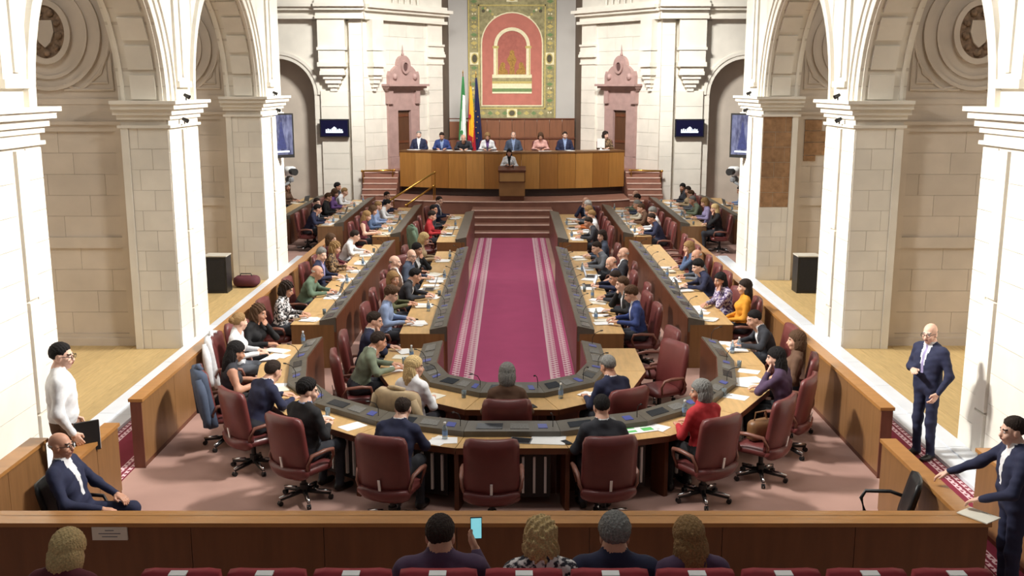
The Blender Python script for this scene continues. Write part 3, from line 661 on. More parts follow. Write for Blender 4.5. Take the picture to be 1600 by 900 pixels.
mb = MB(); mb.box(-.44, .44, -.285, -.25, .66, 1.0); fp = mb.build('plaque', mat('lectern_plaque', srgb(178, 138, 84), .4, .1, 3), Lc)
for (a, b, c, d) in ((-.46, .46, .64, .67), (-.46, .46, .98, 1.01), (-.46, -.43, .64, 1.0), (.43, .46, .64, 1.0)):
    mb = MB(); mb.box(a, b, -.30, -.28, c, d); mb.build('plaque_border', M_DARKW, fp)
mb = MB(); mb.tube([(.05, -.1, 1.08), (.05, -.1, 1.25), (.03, -.02, 1.34), (.0, .05, 1.38)], .008, 6); mb.build('microphone', M_BLACK, Lc)
# ================================================================== tapestry
def flat(pts, y, t, m, name, parent): mb = MB(); mb.extrude([(p[0], y, p[1]) for p in pts], (0, t, 0)); return mb.build(name, m, parent)
M_GOLD = mat('green_gold_weave', srgb(150, 142, 104), .9, .28, 7, .05, detail=8)
M_GOLD2 = mat('gold_thread', srgb(190, 172, 104), .8, .15, 20)
M_TRED = mat('rose_red_weave', srgb(182, 112, 98), .9, .08, 4)
M_TRED2 = mat('inner_red_weave', srgb(168, 100, 88), .9, .12, 8)
M_CREAM = mat('cream_thread', srgb(226, 218, 182), .85, .08, 10)
M_TGREEN = mat('green_thread', srgb(112, 136, 88), .85, .1, 10)
M_TBR = mat('brown_gold_thread', srgb(160, 122, 60), .85, .35, 14)
TA = empty('tapestry', (0, 44.35, 0), 0, 'tall green-gold tapestry with red arched centre hanging behind the dais', 'tapestry')
def fl(pts, d, m, name, parent=TA): return flat(pts, -d, d+0.03 if d < .02 else .02, m, name, parent)
def rect(a, b, c, d): return [(a, c), (b, c), (b, d), (a, d)]
fl(rect(-1.85, 1.85, 3.42, 8.75), 0.01, M_GOLD, 'ground_cloth')
for (a, b, c, d) in ((-1.85, -1.80, 3.42, 8.7), (1.80, 1.85, 3.42, 8.7), (-1.42, -1.37, 3.8, 8.1), (1.37, 1.42, 3.8, 8.1), (-1.42, 1.42, 3.8, 3.85), (-1.42, 1.42, 8.05, 8.1)): fl(rect(a, b, c, d), 0.025, M_GOLD2, 'border_line')
def archpts(hw, z0, zs, n=18): return [(-hw, z0), (hw, z0)]+[(hw*math.cos(PI*i/n), zs+hw*math.sin(PI*i/n)) for i in range(n+1)]
fl(archpts(1.31, 3.92, 6.5), 0.022, M_CREAM, 'arch_border'); fl(archpts(1.26, 3.97, 6.5), 0.035, M_TRED, 'arch_field')
mb = MB()
for i in range(16):
    t0, t1 = PI*i/16, PI*(i+1)/16; mb.extrude([(r*math.cos(t), -.07, 6.42+r*math.sin(t)) for r, t in ((.76, t0), (.76, t1), (.62, t1), (.62, t0))], (0, .03, 0))
mb.build('woven_arch', M_CREAM, TA)
fl(archpts(.62, 5.2, 6.42), 0.045, M_TRED2, 'niche_field')
for s in (-1, 1):
    fl(rect(s*.69-.09, s*.69+.09, 5.22, 6.36), 0.07, M_CREAM, 'woven_column'); fl(rect(s*.69-.13, s*.69+.13, 6.32, 6.42), 0.075, M_GOLD2, 'woven_capital'); fl(rect(s*.69+.03, s*.69+.07, 5.22, 6.36), 0.078, M_GOLD2, 'column_shade')
for (a, b, m) in ((4.45, 4.52, M_CREAM), (4.52, 4.66, M_TGREEN), (4.66, 4.86, M_CREAM), (4.86, 4.96, M_GOLD2), (4.96, 5.10, M_GOLD), (5.10, 5.24, M_CREAM)): fl(rect(-.84, .84, a, b), 0.06, m, 'plinth_band')
# standing figure between two lions, in gold thread
fl([(-.12, 5.24), (.12, 5.24), (.10, 5.6), (.20, 5.85), (.10, 6.05), (.09, 6.2), (0, 6.26), (-.09, 6.2), (-.10, 6.05), (-.22, 5.85), (-.08, 5.6)], 0.075, M_TBR, 'woven_figure')
for s in (-1, 1):
    fl([(s*x, z) for x, z in ((.16, 5.24), (.55, 5.24), (.58, 5.36), (.52, 5.55), (.46, 5.72), (.36, 5.76), (.28, 5.66), (.30, 5.5), (.18, 5.38))], 0.07, M_TBR, 'woven_lion')
for k in range(15):
    z = 3.65+0.34*k
    for s in (-1, 1):
        if abs(z-5.9) > .3:
            for q in (-.055, .055): fl([(s*1.60+q+.035*math.cos(2*PI*i/8), z+.035*math.sin(2*PI*i/8)) for i in range(8)], 0.03, M_CREAM if k % 3 == 0 else M_GOLD2, 'woven_dot')
            fl([(s*1.60-.15, z+.17), (s*1.60, z+.08), (s*1.60+.15, z+.17), (s*1.6, z+.25)], 0.02, M_TGREEN if k % 2 else M_GOLD2, 'woven_leaf')
for k in range(9):
    x = -1.24+.31*k
    if abs(x) > .3: fl([(x-.12, 3.62), (x, 3.54), (x+.12, 3.62), (x, 3.72)], 0.02, M_TGREEN if k % 2 else M_GOLD2, 'woven_leaf')
def el(cx, cz, rx, rz): return [(cx+rx*math.cos(2*PI*i/20), cz+rz*math.sin(2*PI*i/20)) for i in range(20)]
for (cx_, cz_, a, b) in ((-1.58, 5.9, .15, .22), (1.58, 5.9, .15, .22), (0, 3.63, .17, .15), (0, 8.4, .18, .15)):
    fl(rect(cx_-a-.05, cx_+a+.05, cz_-b-.03, cz_+b+.03), 0.02, M_CREAM, 'cartouche'); fl(el(cx_, cz_, a, b), 0.035, M_GOLD2, 'cartouche_ring'); fl(el(cx_, cz_, a*.72, b*.75), 0.05, mat('dark_weave', srgb(90, 84, 66), .9, .2, 16), 'cartouche_field')
for s in (-1, 1):      # spandrel scrolls over the red arch
    for k in range(7): fl(el(s*(1.22-.10*k), 7.95-.015*k*k+.02*(k % 2), .05, .05), 0.03, (M_TGREEN, M_GOLD2, M_CREAM)[k % 3], 'woven_scroll')
    fl(el(s*1.2, 7.85, .07, .07), 0.04, mat('dark_weave', srgb(90, 84, 66), .9, .2, 16), 'woven_knot')
# ================================================================== flags
def flag(name, label, x, y, top, cols, lean, stars=False, em=None):
    F = empty(name, (x, y, 1.65), 0, label, 'flag', 'flags on the dais')
    mb = MB(); mb.tube([(0, 0, 0), (lean*.6, 0, top*.6), (lean, 0, top)], .018, 8); mb.lathe([(.0, .0), (.03, .03), (.012, .1), (.001, .18)], 8, c=(lean, 0, top)); mb.build('pole', M_BRASS, F, True)
    mb = MB(); mb.lathe([(.16, 0), (.16, .03), (.05, .06), (.03, .1)], 14); mb.build('base', M_BRASS, F)
    mb = MB(); NU, NZ = 22, 26; n0 = 0
    for j in range(NZ+1):
        f = j/NZ; z = top*.97-(top*.97-.45)*f; w = .05+.26*f**0.8
        for i in range(NU+1):
            u = i/NU; xx = lean*(z/top)+(u-.35)*w*1.25; yy = -.03-.07*f*math.sin(u*PI*5+f*1.2)-.03
            mb.v.append((xx, yy, z-.25*u*f))
    for j in range(NZ):
        for i in range(NU):
            a = j*(NU+1)+i; mb.f.append((a, a+1, a+NU+2, a+NU+1)); mb.m.append(cols(i/NU, j/NZ))
    return F, mb
M_FG = mat('flag_green', srgb(52, 124, 68), .8, .08, 6); M_FW = mat('flag_white', srgb(226, 230, 226), .8, .04, 6); M_FR = mat('flag_red', srgb(170, 30, 48), .8, .08, 6); M_FY = mat('flag_yellow', srgb(228, 178, 40), .8, .08, 6); M_FB = mat('flag_navy', srgb(30, 34, 74), .8, .08, 6)
F, mb = flag('green_white_flag', 'draped green and white flag standing left-most behind the dais desk', -2.10, 42.6, 3.6, lambda u, v: 1 if (u+v*.35 > .42 and u+v*.2 < 1.02 and v > .22) else 0, .10)
c = mb.build('cloth', [M_FG, M_FW], F, True); m2 = MB(); m2.extrude([(.02+.06*math.cos(2*PI*i/12)+.02, -.17, 1.25+.09*math.sin(2*PI*i/12)) for i in range(12)], (0, .01, 0)); m2.build('emblem', M_FG, c)
F, mb = flag('red_yellow_flag', 'draped red and yellow flag standing between the green and navy flags', -1.72, 42.7, 3.2, lambda u, v: 0 if (u < .12 or (u+v*.9 > 1.35) or (v > .72 and u < .6)) else 1, .02)
c = mb.build('cloth', [M_FR, M_FY], F, True); m2 = MB(); m2.extrude([(.0+.05*math.cos(2*PI*i/12), -.16, 1.9+.08*math.sin(2*PI*i/12)) for i in range(12)], (0, .01, 0)); m2.build('emblem', M_FR, c)
F, mb = flag('navy_flag', 'draped navy flag with gold stars nearest the tapestry', -1.42, 42.8, 3.55, lambda u, v: 0, -.06)
c = mb.build('cloth', [M_FB], F, True)
for k in range(6):
    m2 = MB(); q = [(.03 if i % 2 == 0 else .012) for i in range(10)]; cx_ = -.02+.05*math.sin(k*2.1); cz_ = 1.0+.22*k
    m2.extrude([(cx_+q[i]*math.sin(2*PI*i/10), -.16, cz_+q[i]*math.cos(2*PI*i/10)) for i in range(10)], (0, .01, 0)); m2.build('gold_star', M_FY, c)
# ================================================================== screens
def screen_mat(name, base, light, scale, strength):
    m = bpy.data.materials.new(name); m.use_nodes = True; nt = m.node_tree; b = nt.nodes['Principled BSDF']
    g = nt.nodes.new('ShaderNodeTexCoord'); mp = nt.nodes.new('ShaderNodeMapping'); mp.inputs['Scale'].default_value = scale
    n = nt.nodes.new('ShaderNodeTexNoise'); n.inputs['Scale'].default_value = 3.0; n.inputs['Detail'].default_value = 6
    r = nt.nodes.new('ShaderNodeValToRGB'); r.color_ramp.elements[0].position = .35; r.color_ramp.elements[1].position = .68; r.color_ramp.elements[0].color = base+(1,); r.color_ramp.elements[1].color = light+(1,)
    nt.links.new(g.outputs['Object'], mp.inputs[0]); nt.links.new(mp.outputs[0], n.inputs['Vector']); nt.links.new(n.outputs['Fac'], r.inputs[0])
    b.inputs['Base Color'].default_value = (.02, .02, .03, 1); b.inputs['Roughness'].default_value = .2; nt.links.new(r.outputs[0], b.inputs['Emission Color']); b.inputs['Emission Strength'].default_value = strength; return m
M_PIC = screen_mat('screen_picture', srgb(60, 66, 110), srgb(150, 156, 196), (3, 3, 1), .8); M_NAVY = mat('navy_screen', srgb(14, 14, 40), .2, .05, 4, emit=.6); M_GLOW = mat('white_logo_light', srgb(214, 226, 240), .4, .03, 4, emit=.9)
for s in (-1, 1):
    T = empty('wall_screen', (s*6.02, 26.9, 3.5), -s*math.radians(34), 'tall black screen with bluish picture on the pillar of the '+('flags' if s < 0 else 'brown stone patch')+' side', 'screen', 'screens on the far pillars')
    mb = MB(); mb.box(-.34, .34, -.06, .10, -.56, .58); mb.build('casing', M_BLACK, T)
    mb = MB(); mb.box(-.30, .30, -.066, -.058, -.48, .54); p = mb.build('display', M_PIC, T)
    mb = MB(); mb.prism([(-.12, -.070), (.12, -.070), (.12, -.064), (-.12, -.064)], -.34, [-.30]*4); mb.extrude([(-.13, -.068, -.32), (.13, -.068, -.32), (.05, -.068, .1), (.02, -.068, .36), (-.02, -.068, .36), (-.05, -.068, .1)], (0, .004, 0)); mb.build('picture_shape', mat('dim_blue_picture', srgb(44, 50, 92), .3, .2, 20, emit=.6), p)
    mb = MB(); mb.box(-.2, .2, -.069, -.06, -.42, -.38); mb.build('caption_bar', M_GLOW, p)
    mb = MB(); mb.tube([(0, .05, 0), (0, .2, 0)], .04, 8); mb.build('bracket', M_BLACK, T)
    T = empty('wall_screen', (s*6.56, 38.28, 3.24), 0, 'small dark landscape screen with white crest on the pilaster, '+('flags' if s < 0 else 'brown stone patch')+' side', 'screen', 'screens on the transept wall')
    mb = MB(); mb.box(-.54, .54, -.05, .05, -.33, .33); mb.build('casing', M_BLACK, T); mb = MB(); mb.box(-.50, .50, -.056, -.048, -.29, .29); p = mb.build('display', M_NAVY, T)
    mb = MB(); mb.box(-.32, .32, -.062, -.055, -.17, -.10)
    for k in range(9): mb.box(-.32+.07*k, -.27+.07*k, -.062, -.055, -.10, -.04+.02*(k % 2))
    mb.extrude([(-.08, -.062, -.1), (.08, -.062, -.1), (.08, -.062, .0), (.0, -.062, .06), (-.08, -.062, .0)], (0, .006, 0)); mb.build('crest_logo', M_GLOW, p)
    mb = MB(); mb.box(-.2, .2, .05, .12, -.2, .2); mb.build('wall_mount', M_BLACK, T)
    # broadcast camera on a pillar bracket
    T = empty('broadcast_camera', (s*6.2, 28.6, 2.45), 0, 'white remote broadcast camera on a wall arm, '+('flags' if s < 0 else 'brown stone patch')+' side', 'camera')
    mb = MB(); mb.slab(.34, .26, .3, 4, 4, .08, .02); mb.build('body', M_WHITE, T, True); mb = MB(); mb.tube([(-s*.06, -.08, 0), (-s*.12, -.16, 0), (-s*.22, -.30, 0)], [.09, .09, .10], 12); mb.build('lens', M_BLACK, T)
    mb = MB(); mb.lathe([(.1, -.3), (.12, -.26), (.12, -.2), (.06, -.13)], 12); mb.build('pan_head', M_GREYP, T); mb = MB(); mb.tube([(0, 0, -.3), (s*.05, -.3, -.34), (s*.2, -1.095, -.34)], .04, 8); mb.build('arm', M_GREYP, T)
    # black cabinet in the far chapel
    T = empty('loudspeaker_cabinet', (s*6.93, 23.75, 0.012), 0, 'black cabinet with pale top standing in the far chapel, '+('beside a maroon bag' if s < 0 else 'under the brown stone patch'), 'cabinet')
    mb = MB(); mb.box(-.26, .26, -.22, .22, 0, .86); mb.build('body', M_BLACK, T); mb = MB(); mb.box(-.27, .27, -.23, .23, .86, .885); mb.build('top', mat('pale_top', srgb(186, 180, 166), .6), T); mb = MB(); mb.box(-.22, .22, -.228, -.22, .06, .8); mb.build('front_cloth', mat('black_cloth', srgb(36, 34, 34), .9, .2, 60), T)
mb = MB(); mb.slab(.62, .26, .34, 8, 5, .12, .05, M=Matrix.Translation((0, 0, .14))); Bg = tag(mb.build('holdall_bag', mat('maroon_canvas', srgb(92, 40, 48), .8, .15, 9), None, True), 'slumped maroon holdall bag on the chapel floor beside the black cabinet', 'bag'); Bg.location = (-6.42, 24.35, .012)
mb = MB(); mb.tube([(-.16, -.05, .24), (-.12, -.06, .33), (.12, -.06, .33), (.16, -.05, .24)], .014, 6); mb.build('handle', M_BLACK, Bg)
# brass handrails
def rail(label, pts, posts):
    H = empty('brass_handrail', (0, 0, 0), 0, label, 'handrail'); mb = MB(); mb.tube(pts, .035, 8); mb.build('rail', M_BRASS, H, True)
    for (x, y, z0, z1) in posts: mb = MB(); mb.tube([(x, y, z0), (x, y, z1)], .018, 8); mb.build('post', M_BRASS, H)
    for p in (pts[0], pts[-1]): mb = MB(); mb.lathe([(.001, -.05), (.04, -.03), (.05, 0), (.04, .03), (.001, .05)], 10, c=p); mb.build('finial', M_BRASS, H, True)
rail('upper sloping brass handrail rising to the dais beside the presidency desk', [(-2.72, 36.2, 1.78), (-2.78, 36.1, 1.76), (-4.1, 34.4, 1.0)], [(-2.72, 36.2, .85, 1.78), (-4.0, 34.5, 0, 1.06)])
rail('lower sloping brass handrail running under the other on the dais steps', [(-2.75, 35.9, 1.32), (-3.6, 34.6, .80)], [(-2.75, 35.9, .85, 1.32), (-3.55, 34.68, 0, .83)])
rail('short level brass rail over the side steps, flags side', [(-5.55, 38.0, 1.68+.0), (-4.35, 37.9, 1.72)], [(-5.5, 38.0, 1.2, 1.68), (-4.4, 37.9, 1.2, 1.72)])
rail('short level brass rail over the side steps, brown stone patch side', [(5.55, 38.0, 1.68), (4.35, 37.9, 1.72)], [(5.5, 38.0, 1.2, 1.68), (4.4, 37.9, 1.2, 1.72)])
# ================================================================== public seats
mb = MB(); mb.slab(.475, .86, .12, 6, 6, .05, .02, .02, M=Matrix.Translation((0, -.2, .88))); GS_B = mb.mesh('public_seat_back', M_SEATRED, True)
mb = MB(); mb.slab(.44, .46, .12, 5, 5, .06, .02, M=Matrix.Translation((0, .08, .42)) @ Matrix.Rotation(PI/2, 4, 'X')); GS_S = mb.mesh('public_seat_cushion', M_SEATRED, True)
mb = MB(); mb.box(-.012, .012, -.2, .3, 0, .62); GS_A = mb.mesh('public_seat_arm', M_DARKW)
mb = MB(); mb.box(-.05, .05, -.27, -.262, 1.27, 1.31); mb.box(-.05, .05, -.265, -.205, 1.308, 1.316); GS_L = mb.mesh('public_seat_label', M_WHITE)
SEATX = [-1.93+.5*i for i in range(10)]
mb = MB(); mb.box(-6, 6, 2.2, 6.5, .0, .72); tag(mb.build('floor_gallery', M_CARPET), kind='structure')
for i, x in enumerate(SEATX):
    C = empty('public_seat', (x, 5.72, .72), 0, {3: 'crimson public seat under the person holding up a phone', 4: 'crimson public seat under the person in speckled blouse', 5: 'crimson public seat under the person in navy blue jacket', 6: 'crimson public seat under the person in plum top'}.get(i, 'empty crimson public seat with white tag before the long barrier'), 'seat', 'crimson public seats before the barrier')
    link('backrest', GS_B, C); link('cushion', GS_S, C); link('armrest', GS_A, C, (-.245, 0, 0)); link('armrest', GS_A, C, (.245, 0, 0)); link('number_tag', GS_L, C)
# black visitor armchair by the barrier
def visitor_armchair(loc, rz, label):
  T = empty('visitor_armchair', loc, rz, label, 'chair')
  mb = MB(); mb.slab(.48, .50, .06, 6, 6, .08, .01, .04, M=Matrix.Translation((0, -.26, .72)) @ Matrix.Rotation(math.radians(14), 4, 'X')); mb.build('backrest', M_BLACK, T, True)
  mb = MB(); mb.slab(.50, .50, .07, 6, 6, .1, .015, M=Matrix.Translation((0, 0, .44)) @ Matrix.Rotation(-PI/2, 4, 'X')); mb.build('seat', M_BLACK, T, True)
  for s in (-1, 1):
      mb = MB(); mb.tube([(s*.26, .16, .44), (s*.29, .20, .58), (s*.29, .16, .66), (s*.29, -.08, .68), (s*.27, -.24, .64)], .02, 8); mb.build('armrest', M_BLACK, T, True)
      for q in (-1, 1): mb = MB(); mb.tube([(s*.2, q*.18, .42), (s*.25, q*.24, 0)], .014, 8); mb.build('leg', M_CHROME, T)

visitor_armchair((3.76, 9.72, 0), math.radians(75), 'empty black visitor armchair behind the barrier corner')
visitor_armchair((-4.36, 9.62, 0), -math.radians(90), 'black armchair under the person resting hands on knees')

# small black spotlights clamped to the pier imposts
for s, sd in ((-1, 'flags side'), (1, 'flagless side')):
    for (y, z, where) in ((18.95, 4.53, 'upper of two on the middle pillar'), (19.0, 4.10, 'lower of two on the middle pillar'), (26.0, 4.53, 'upper of two on the far pillar'), (26.6, 4.10, 'lower of two on the far pillar')):
        x = s*5.93 if z > 4.3 else s*6.0
        T = empty('spotlight', (x, y, z), 0, 'small black spotlight, '+where+', '+sd, 'spotlight')
        mb = MB(); mb.tube([(0, 0, 0), (0, 0, .06)], .012, 6); mb.build('bracket', M_BLACK, T); mb = MB(); mb.tube([(s*.03, 0, .10), (-s*.07, -.02, .05)], [.03, .042], 10); mb.build('housing', M_BLACK, T)
# ================================================================== people: one continuous skin per pose from a blended distance field
def surface_nets(V, lo, h):
    S = V < 0; n = [k-1 for k in V.shape]
    acc = np.zeros(tuple(n)+(3,)); cnt = np.zeros(n)
    I = np.indices(n).transpose(1, 2, 3, 0)
    for ax in range(3):
        o1, o2 = [a for a in range(3) if a != ax]
        for d1 in (0, 1):
            for d2 in (0, 1):
                st = [0, 0, 0]; st[o1] = d1; st[o2] = d2; en = list(st); en[ax] = 1
                A = V[st[0]:st[0]+n[0], st[1]:st[1]+n[1], st[2]:st[2]+n[2]]; B = V[en[0]:en[0]+n[0], en[1]:en[1]+n[1], en[2]:en[2]+n[2]]
                c = (A < 0) != (B < 0); w = np.where(c)
                t = A[w]/(A[w]-B[w]); p = np.tile(np.array(st, float), (len(t), 1)); p[:, ax] = t
                acc[w] += p; cnt[w] += 1
    act = cnt > 0; idx = -np.ones(n, int); idx[act] = np.arange(act.sum())
    P = (I[act]+acc[act]/cnt[act][:, None])*h+np.array(lo)
    F = []
    for ax in range(3):
        o1, o2 = [(1, 2), (2, 0), (0, 1)][ax]
        sl = [slice(1, -1)]*3; sl[ax] = slice(0, -1); s0 = S[tuple(sl)]; sl2 = list(sl); sl2[ax] = slice(1, None); s1 = S[tuple(sl2)]
        w = np.array(np.where(s0 != s1)).T
        if not len(w): continue
        flip = s0[tuple(w.T)]
        base = w.copy(); base[:, o1] += 1; base[:, o2] += 1
        def cell(a, b): q = base.copy(); q[:, o1] -= a; q[:, o2] -= b; return idx[tuple(q.T)]
        q = np.stack([cell(1, 1), cell(0, 1), cell(0, 0), cell(1, 0)], 1)
        q[~flip] = q[~flip][:, ::-1]; F.append(q)
    F = np.concatenate(F); F = F[(F >= 0).all(1)]
    return P, F
class Field:
    def __init__(self, h, k=0.03): self.p = []; self.h = h; self.k = k
    def cap(self, a, b, ra, rb=None, slot=0): self.p.append(('c', np.array(a, float), np.array(b, float), ra, ra if rb is None else rb, slot)); return self
    def ell(self, c, r, slot=0, R=None): self.p.append(('e', np.array(c, float), np.array(r, float), R, None, slot)); return self
    def cut(self, c, r): self.p.append(('x', np.array(c, float), np.array([r]*3, float), None, None, -1)); return self
    @staticmethod
    def dist(p, X):
        if p[0] == 'c':
            a, b, ra, rb = p[1:5]; d = b-a; t = np.clip(((X-a) @ d)/max(1e-9, d @ d), 0, 1)
            return np.linalg.norm(X-a-t[..., None]*d, axis=-1)-(ra+(rb-ra)*t)
        q = X-p[1]
        if p[3] is not None: q = q @ p[3]
        r = p[2]; k0 = np.linalg.norm(q/r, axis=-1); k1 = np.linalg.norm(q/(r*r), axis=-1)+1e-9
        return k0*(k0-1)/k1
    def bounds(self):
        lo, hi = np.full(3, 9.), np.full(3, -9.)
        for p in self.p:
            if p[0] == 'x': continue
            if p[0] == 'c': r = max(p[3], p[4]); pts = (p[1]-r, p[1]+r, p[2]-r, p[2]+r)
            else: r = p[2].max(); pts = (p[1]-r, p[1]+r)
            for q in pts: lo = np.minimum(lo, q); hi = np.maximum(hi, q)
        return lo-3*self.h, hi+3*self.h
    def mesh(self, post=None, wr=0.0):
        lo, hi = self.bounds(); h = self.h; n = np.ceil((hi-lo)/h).astype(int)+1
        ax = [lo[i]+np.arange(n[i])*h for i in range(3)]; V = np.full(n, 0.12); k = self.k
        for p in self.p:
            m = k+0.03
            if p[0] == 'c': r = max(p[3], p[4]); a, b = np.minimum(p[1], p[2])-r-m, np.maximum(p[1], p[2])+r+m
            else: r = p[2].max(); a, b = p[1]-r-m, p[1]+r+m
            i0 = np.clip(np.floor((a-lo)/h).astype(int), 0, n); i1 = np.clip(np.ceil((b-lo)/h).astype(int)+1, 0, n)
            sl = tuple(slice(x, y) for x, y in zip(i0, i1))
            X = np.stack(np.meshgrid(*[ax[i][sl[i]] for i in range(3)], indexing='ij'), -1)
            if not X.size: continue
            D = self.dist(p, X); A = V[sl]
            if p[0] == 'x': kk = 0.01; D = -D; g = np.clip(0.5-0.5*(D-A)/kk, 0, 1); g = np.clip(0.5+0.5*(D-A)/kk, 0, 1); V[sl] = A*(1-g)+D*g+kk*g*(1-g)
            else: g = np.clip(0.5+0.5*(A-D)/k, 0, 1); V[sl] = A*(1-g)+D*g-k*g*(1-g)
        if wr or post:
            X = np.stack(np.meshgrid(*ax, indexing='ij'), -1)
            if wr: V = V+wr*np.sin(X[..., 0]*31+X[..., 2]*23)*np.sin(X[..., 1]*27-X[..., 2]*37+1.3)*np.sin(X[..., 2]*19+X[..., 0]*11)
            if post: V = post(V, X)
        P, F = surface_nets(V, lo, h)
        C = P[F].mean(1); best = np.full(len(C), 9.); sl = np.zeros(len(C), int)
        for p in self.p:
            if p[0] == 'x': continue
            d = self.dist(p, C); w = d < best; best[w] = d[w]; sl[w] = p[5]
        return P, F, C, sl
TOP, UP, FORE, SHIRT, TIE, LEGS, SKIN, SHOE, LIP, EYE, DARK = range(11)
def make_head(female):
    f = Field(0.0065, 0.02); w = 0.95 if female else 1.0
    f.ell((0, -.015, .03), (.074*w, .097, .090), SKIN).ell((0, .022, -.03), (.060*w, .070, .095 if not female else .088), SKIN)
    f.ell((0, .050, -.088), (.030*w, .032, .028), SKIN).cap((0, .086, .008), (0, .107, -.030), .008, .013, SKIN)
    f.cap((-.038, .078, .024), (.038, .078, .024), .011, None, SKIN).cap((-.016, .090, -.058), (.016, .090, -.058), .010, None, SKIN)
    for s in (-1, 1): f.ell((s*.074*w, -.008, -.008), (.011, .022, .033), SKIN); f.ell((s*.040, .062, -.03), (.022, .024, .024), SKIN)
    f.cap((0, -.018, -.06), (0, -.022, -.15), .050 if female else .057, None, SKIN)
    for s in (-1, 1): f.cut((s*.031, .104, .006), .017)
    P, F, C, S = f.mesh()
    x, y, z = np.abs(C[:, 0]), C[:, 1], C[:, 2]
    S[(x < .024) & (np.abs(z+.058) < .0085) & (y > .07)] = LIP
    S[(x < .018) & (np.abs(z+.058) < .002) & (y > .07)] = DARK
    S[(x > .014) & (x < .050) & (np.abs(z-.030) < .0055) & (y > .06)] = DARK
    Ps, Fs, Ss = [P], [F], [S]; n = len(P)
    for s in (-1, 1):
        mb = MB(); N = 6; M8 = 10; v = []; q = []; mi = []
        for i in range(N+1):
            a = PI*i/N
            for j in range(M8): b = 2*PI*j/M8; v.append((s*.031+.0125*math.sin(a)*math.cos(b), .0775+.0125*math.cos(a), .006+.0125*math.sin(a)*math.sin(b)))
        for i in range(N):
            for j in range(M8): q.append((i*M8+j, i*M8+(j+1) % M8, (i+1)*M8+(j+1) % M8, (i+1)*M8+j)); mi.append(DARK if i < 1 else EYE)
        Ps.append(np.array(v)); Fs.append(np.array(q)+n); Ss.append(np.array(mi)); n += len(v)
    return np.concatenate(Ps), np.concatenate(Fs), np.concatenate(Ss)
def make_hand(t, curl=1.0):
    f = Field(0.005, 0.008)
    f.ell((0, .045, 0), (.040, .056, .016), SKIN).cap((-.02, .02, 0), (-.026, .08, 0), .013, None, SKIN).cap((.02, .02, 0), (.026, .08, 0), .013, None, SKIN).cap((0, -.05, 0), (0, .01, 0), .024, .026, SKIN)
    for i, (x, L) in enumerate(((-.029, .055), (-.010, .068), (.010, .073), (.029, .064))):
        x *= t*1.0; a1, a2 = math.radians(18*curl), math.radians(48*curl); b = np.array((x, .088, 0)); m = b+np.array((x*.12, math.cos(a1), -math.sin(a1)))*L*.55; e = m+np.array((x*.05, math.cos(a2), -math.sin(a2)))*L*.5
        f.cap(b, m, .0095, .0088, SKIN); f.cap(m, e, .0088, .0075, SKIN)
    f.cap((t*.028, .012, -.004), (t*.056, .050, -.012), .014, .0115, SKIN).cap((t*.056, .050, -.012), (t*.052, .084, -.020), .0115, .009, SKIN)
    return f.mesh()
HEADS = {False: make_head(False), True: make_head(True)}
HANDS = {s: make_hand(s) for s in (-1, 1)}      # key: side on which the thumb sits
def rotX(a): c, s = math.cos(a), math.sin(a); return np.array(((1, 0, 0), (0, c, -s), (0, s, c)))
def rotZ(a): c, s = math.cos(a), math.sin(a); return np.array(((c, -s, 0), (s, c, 0), (0, 0, 1)))
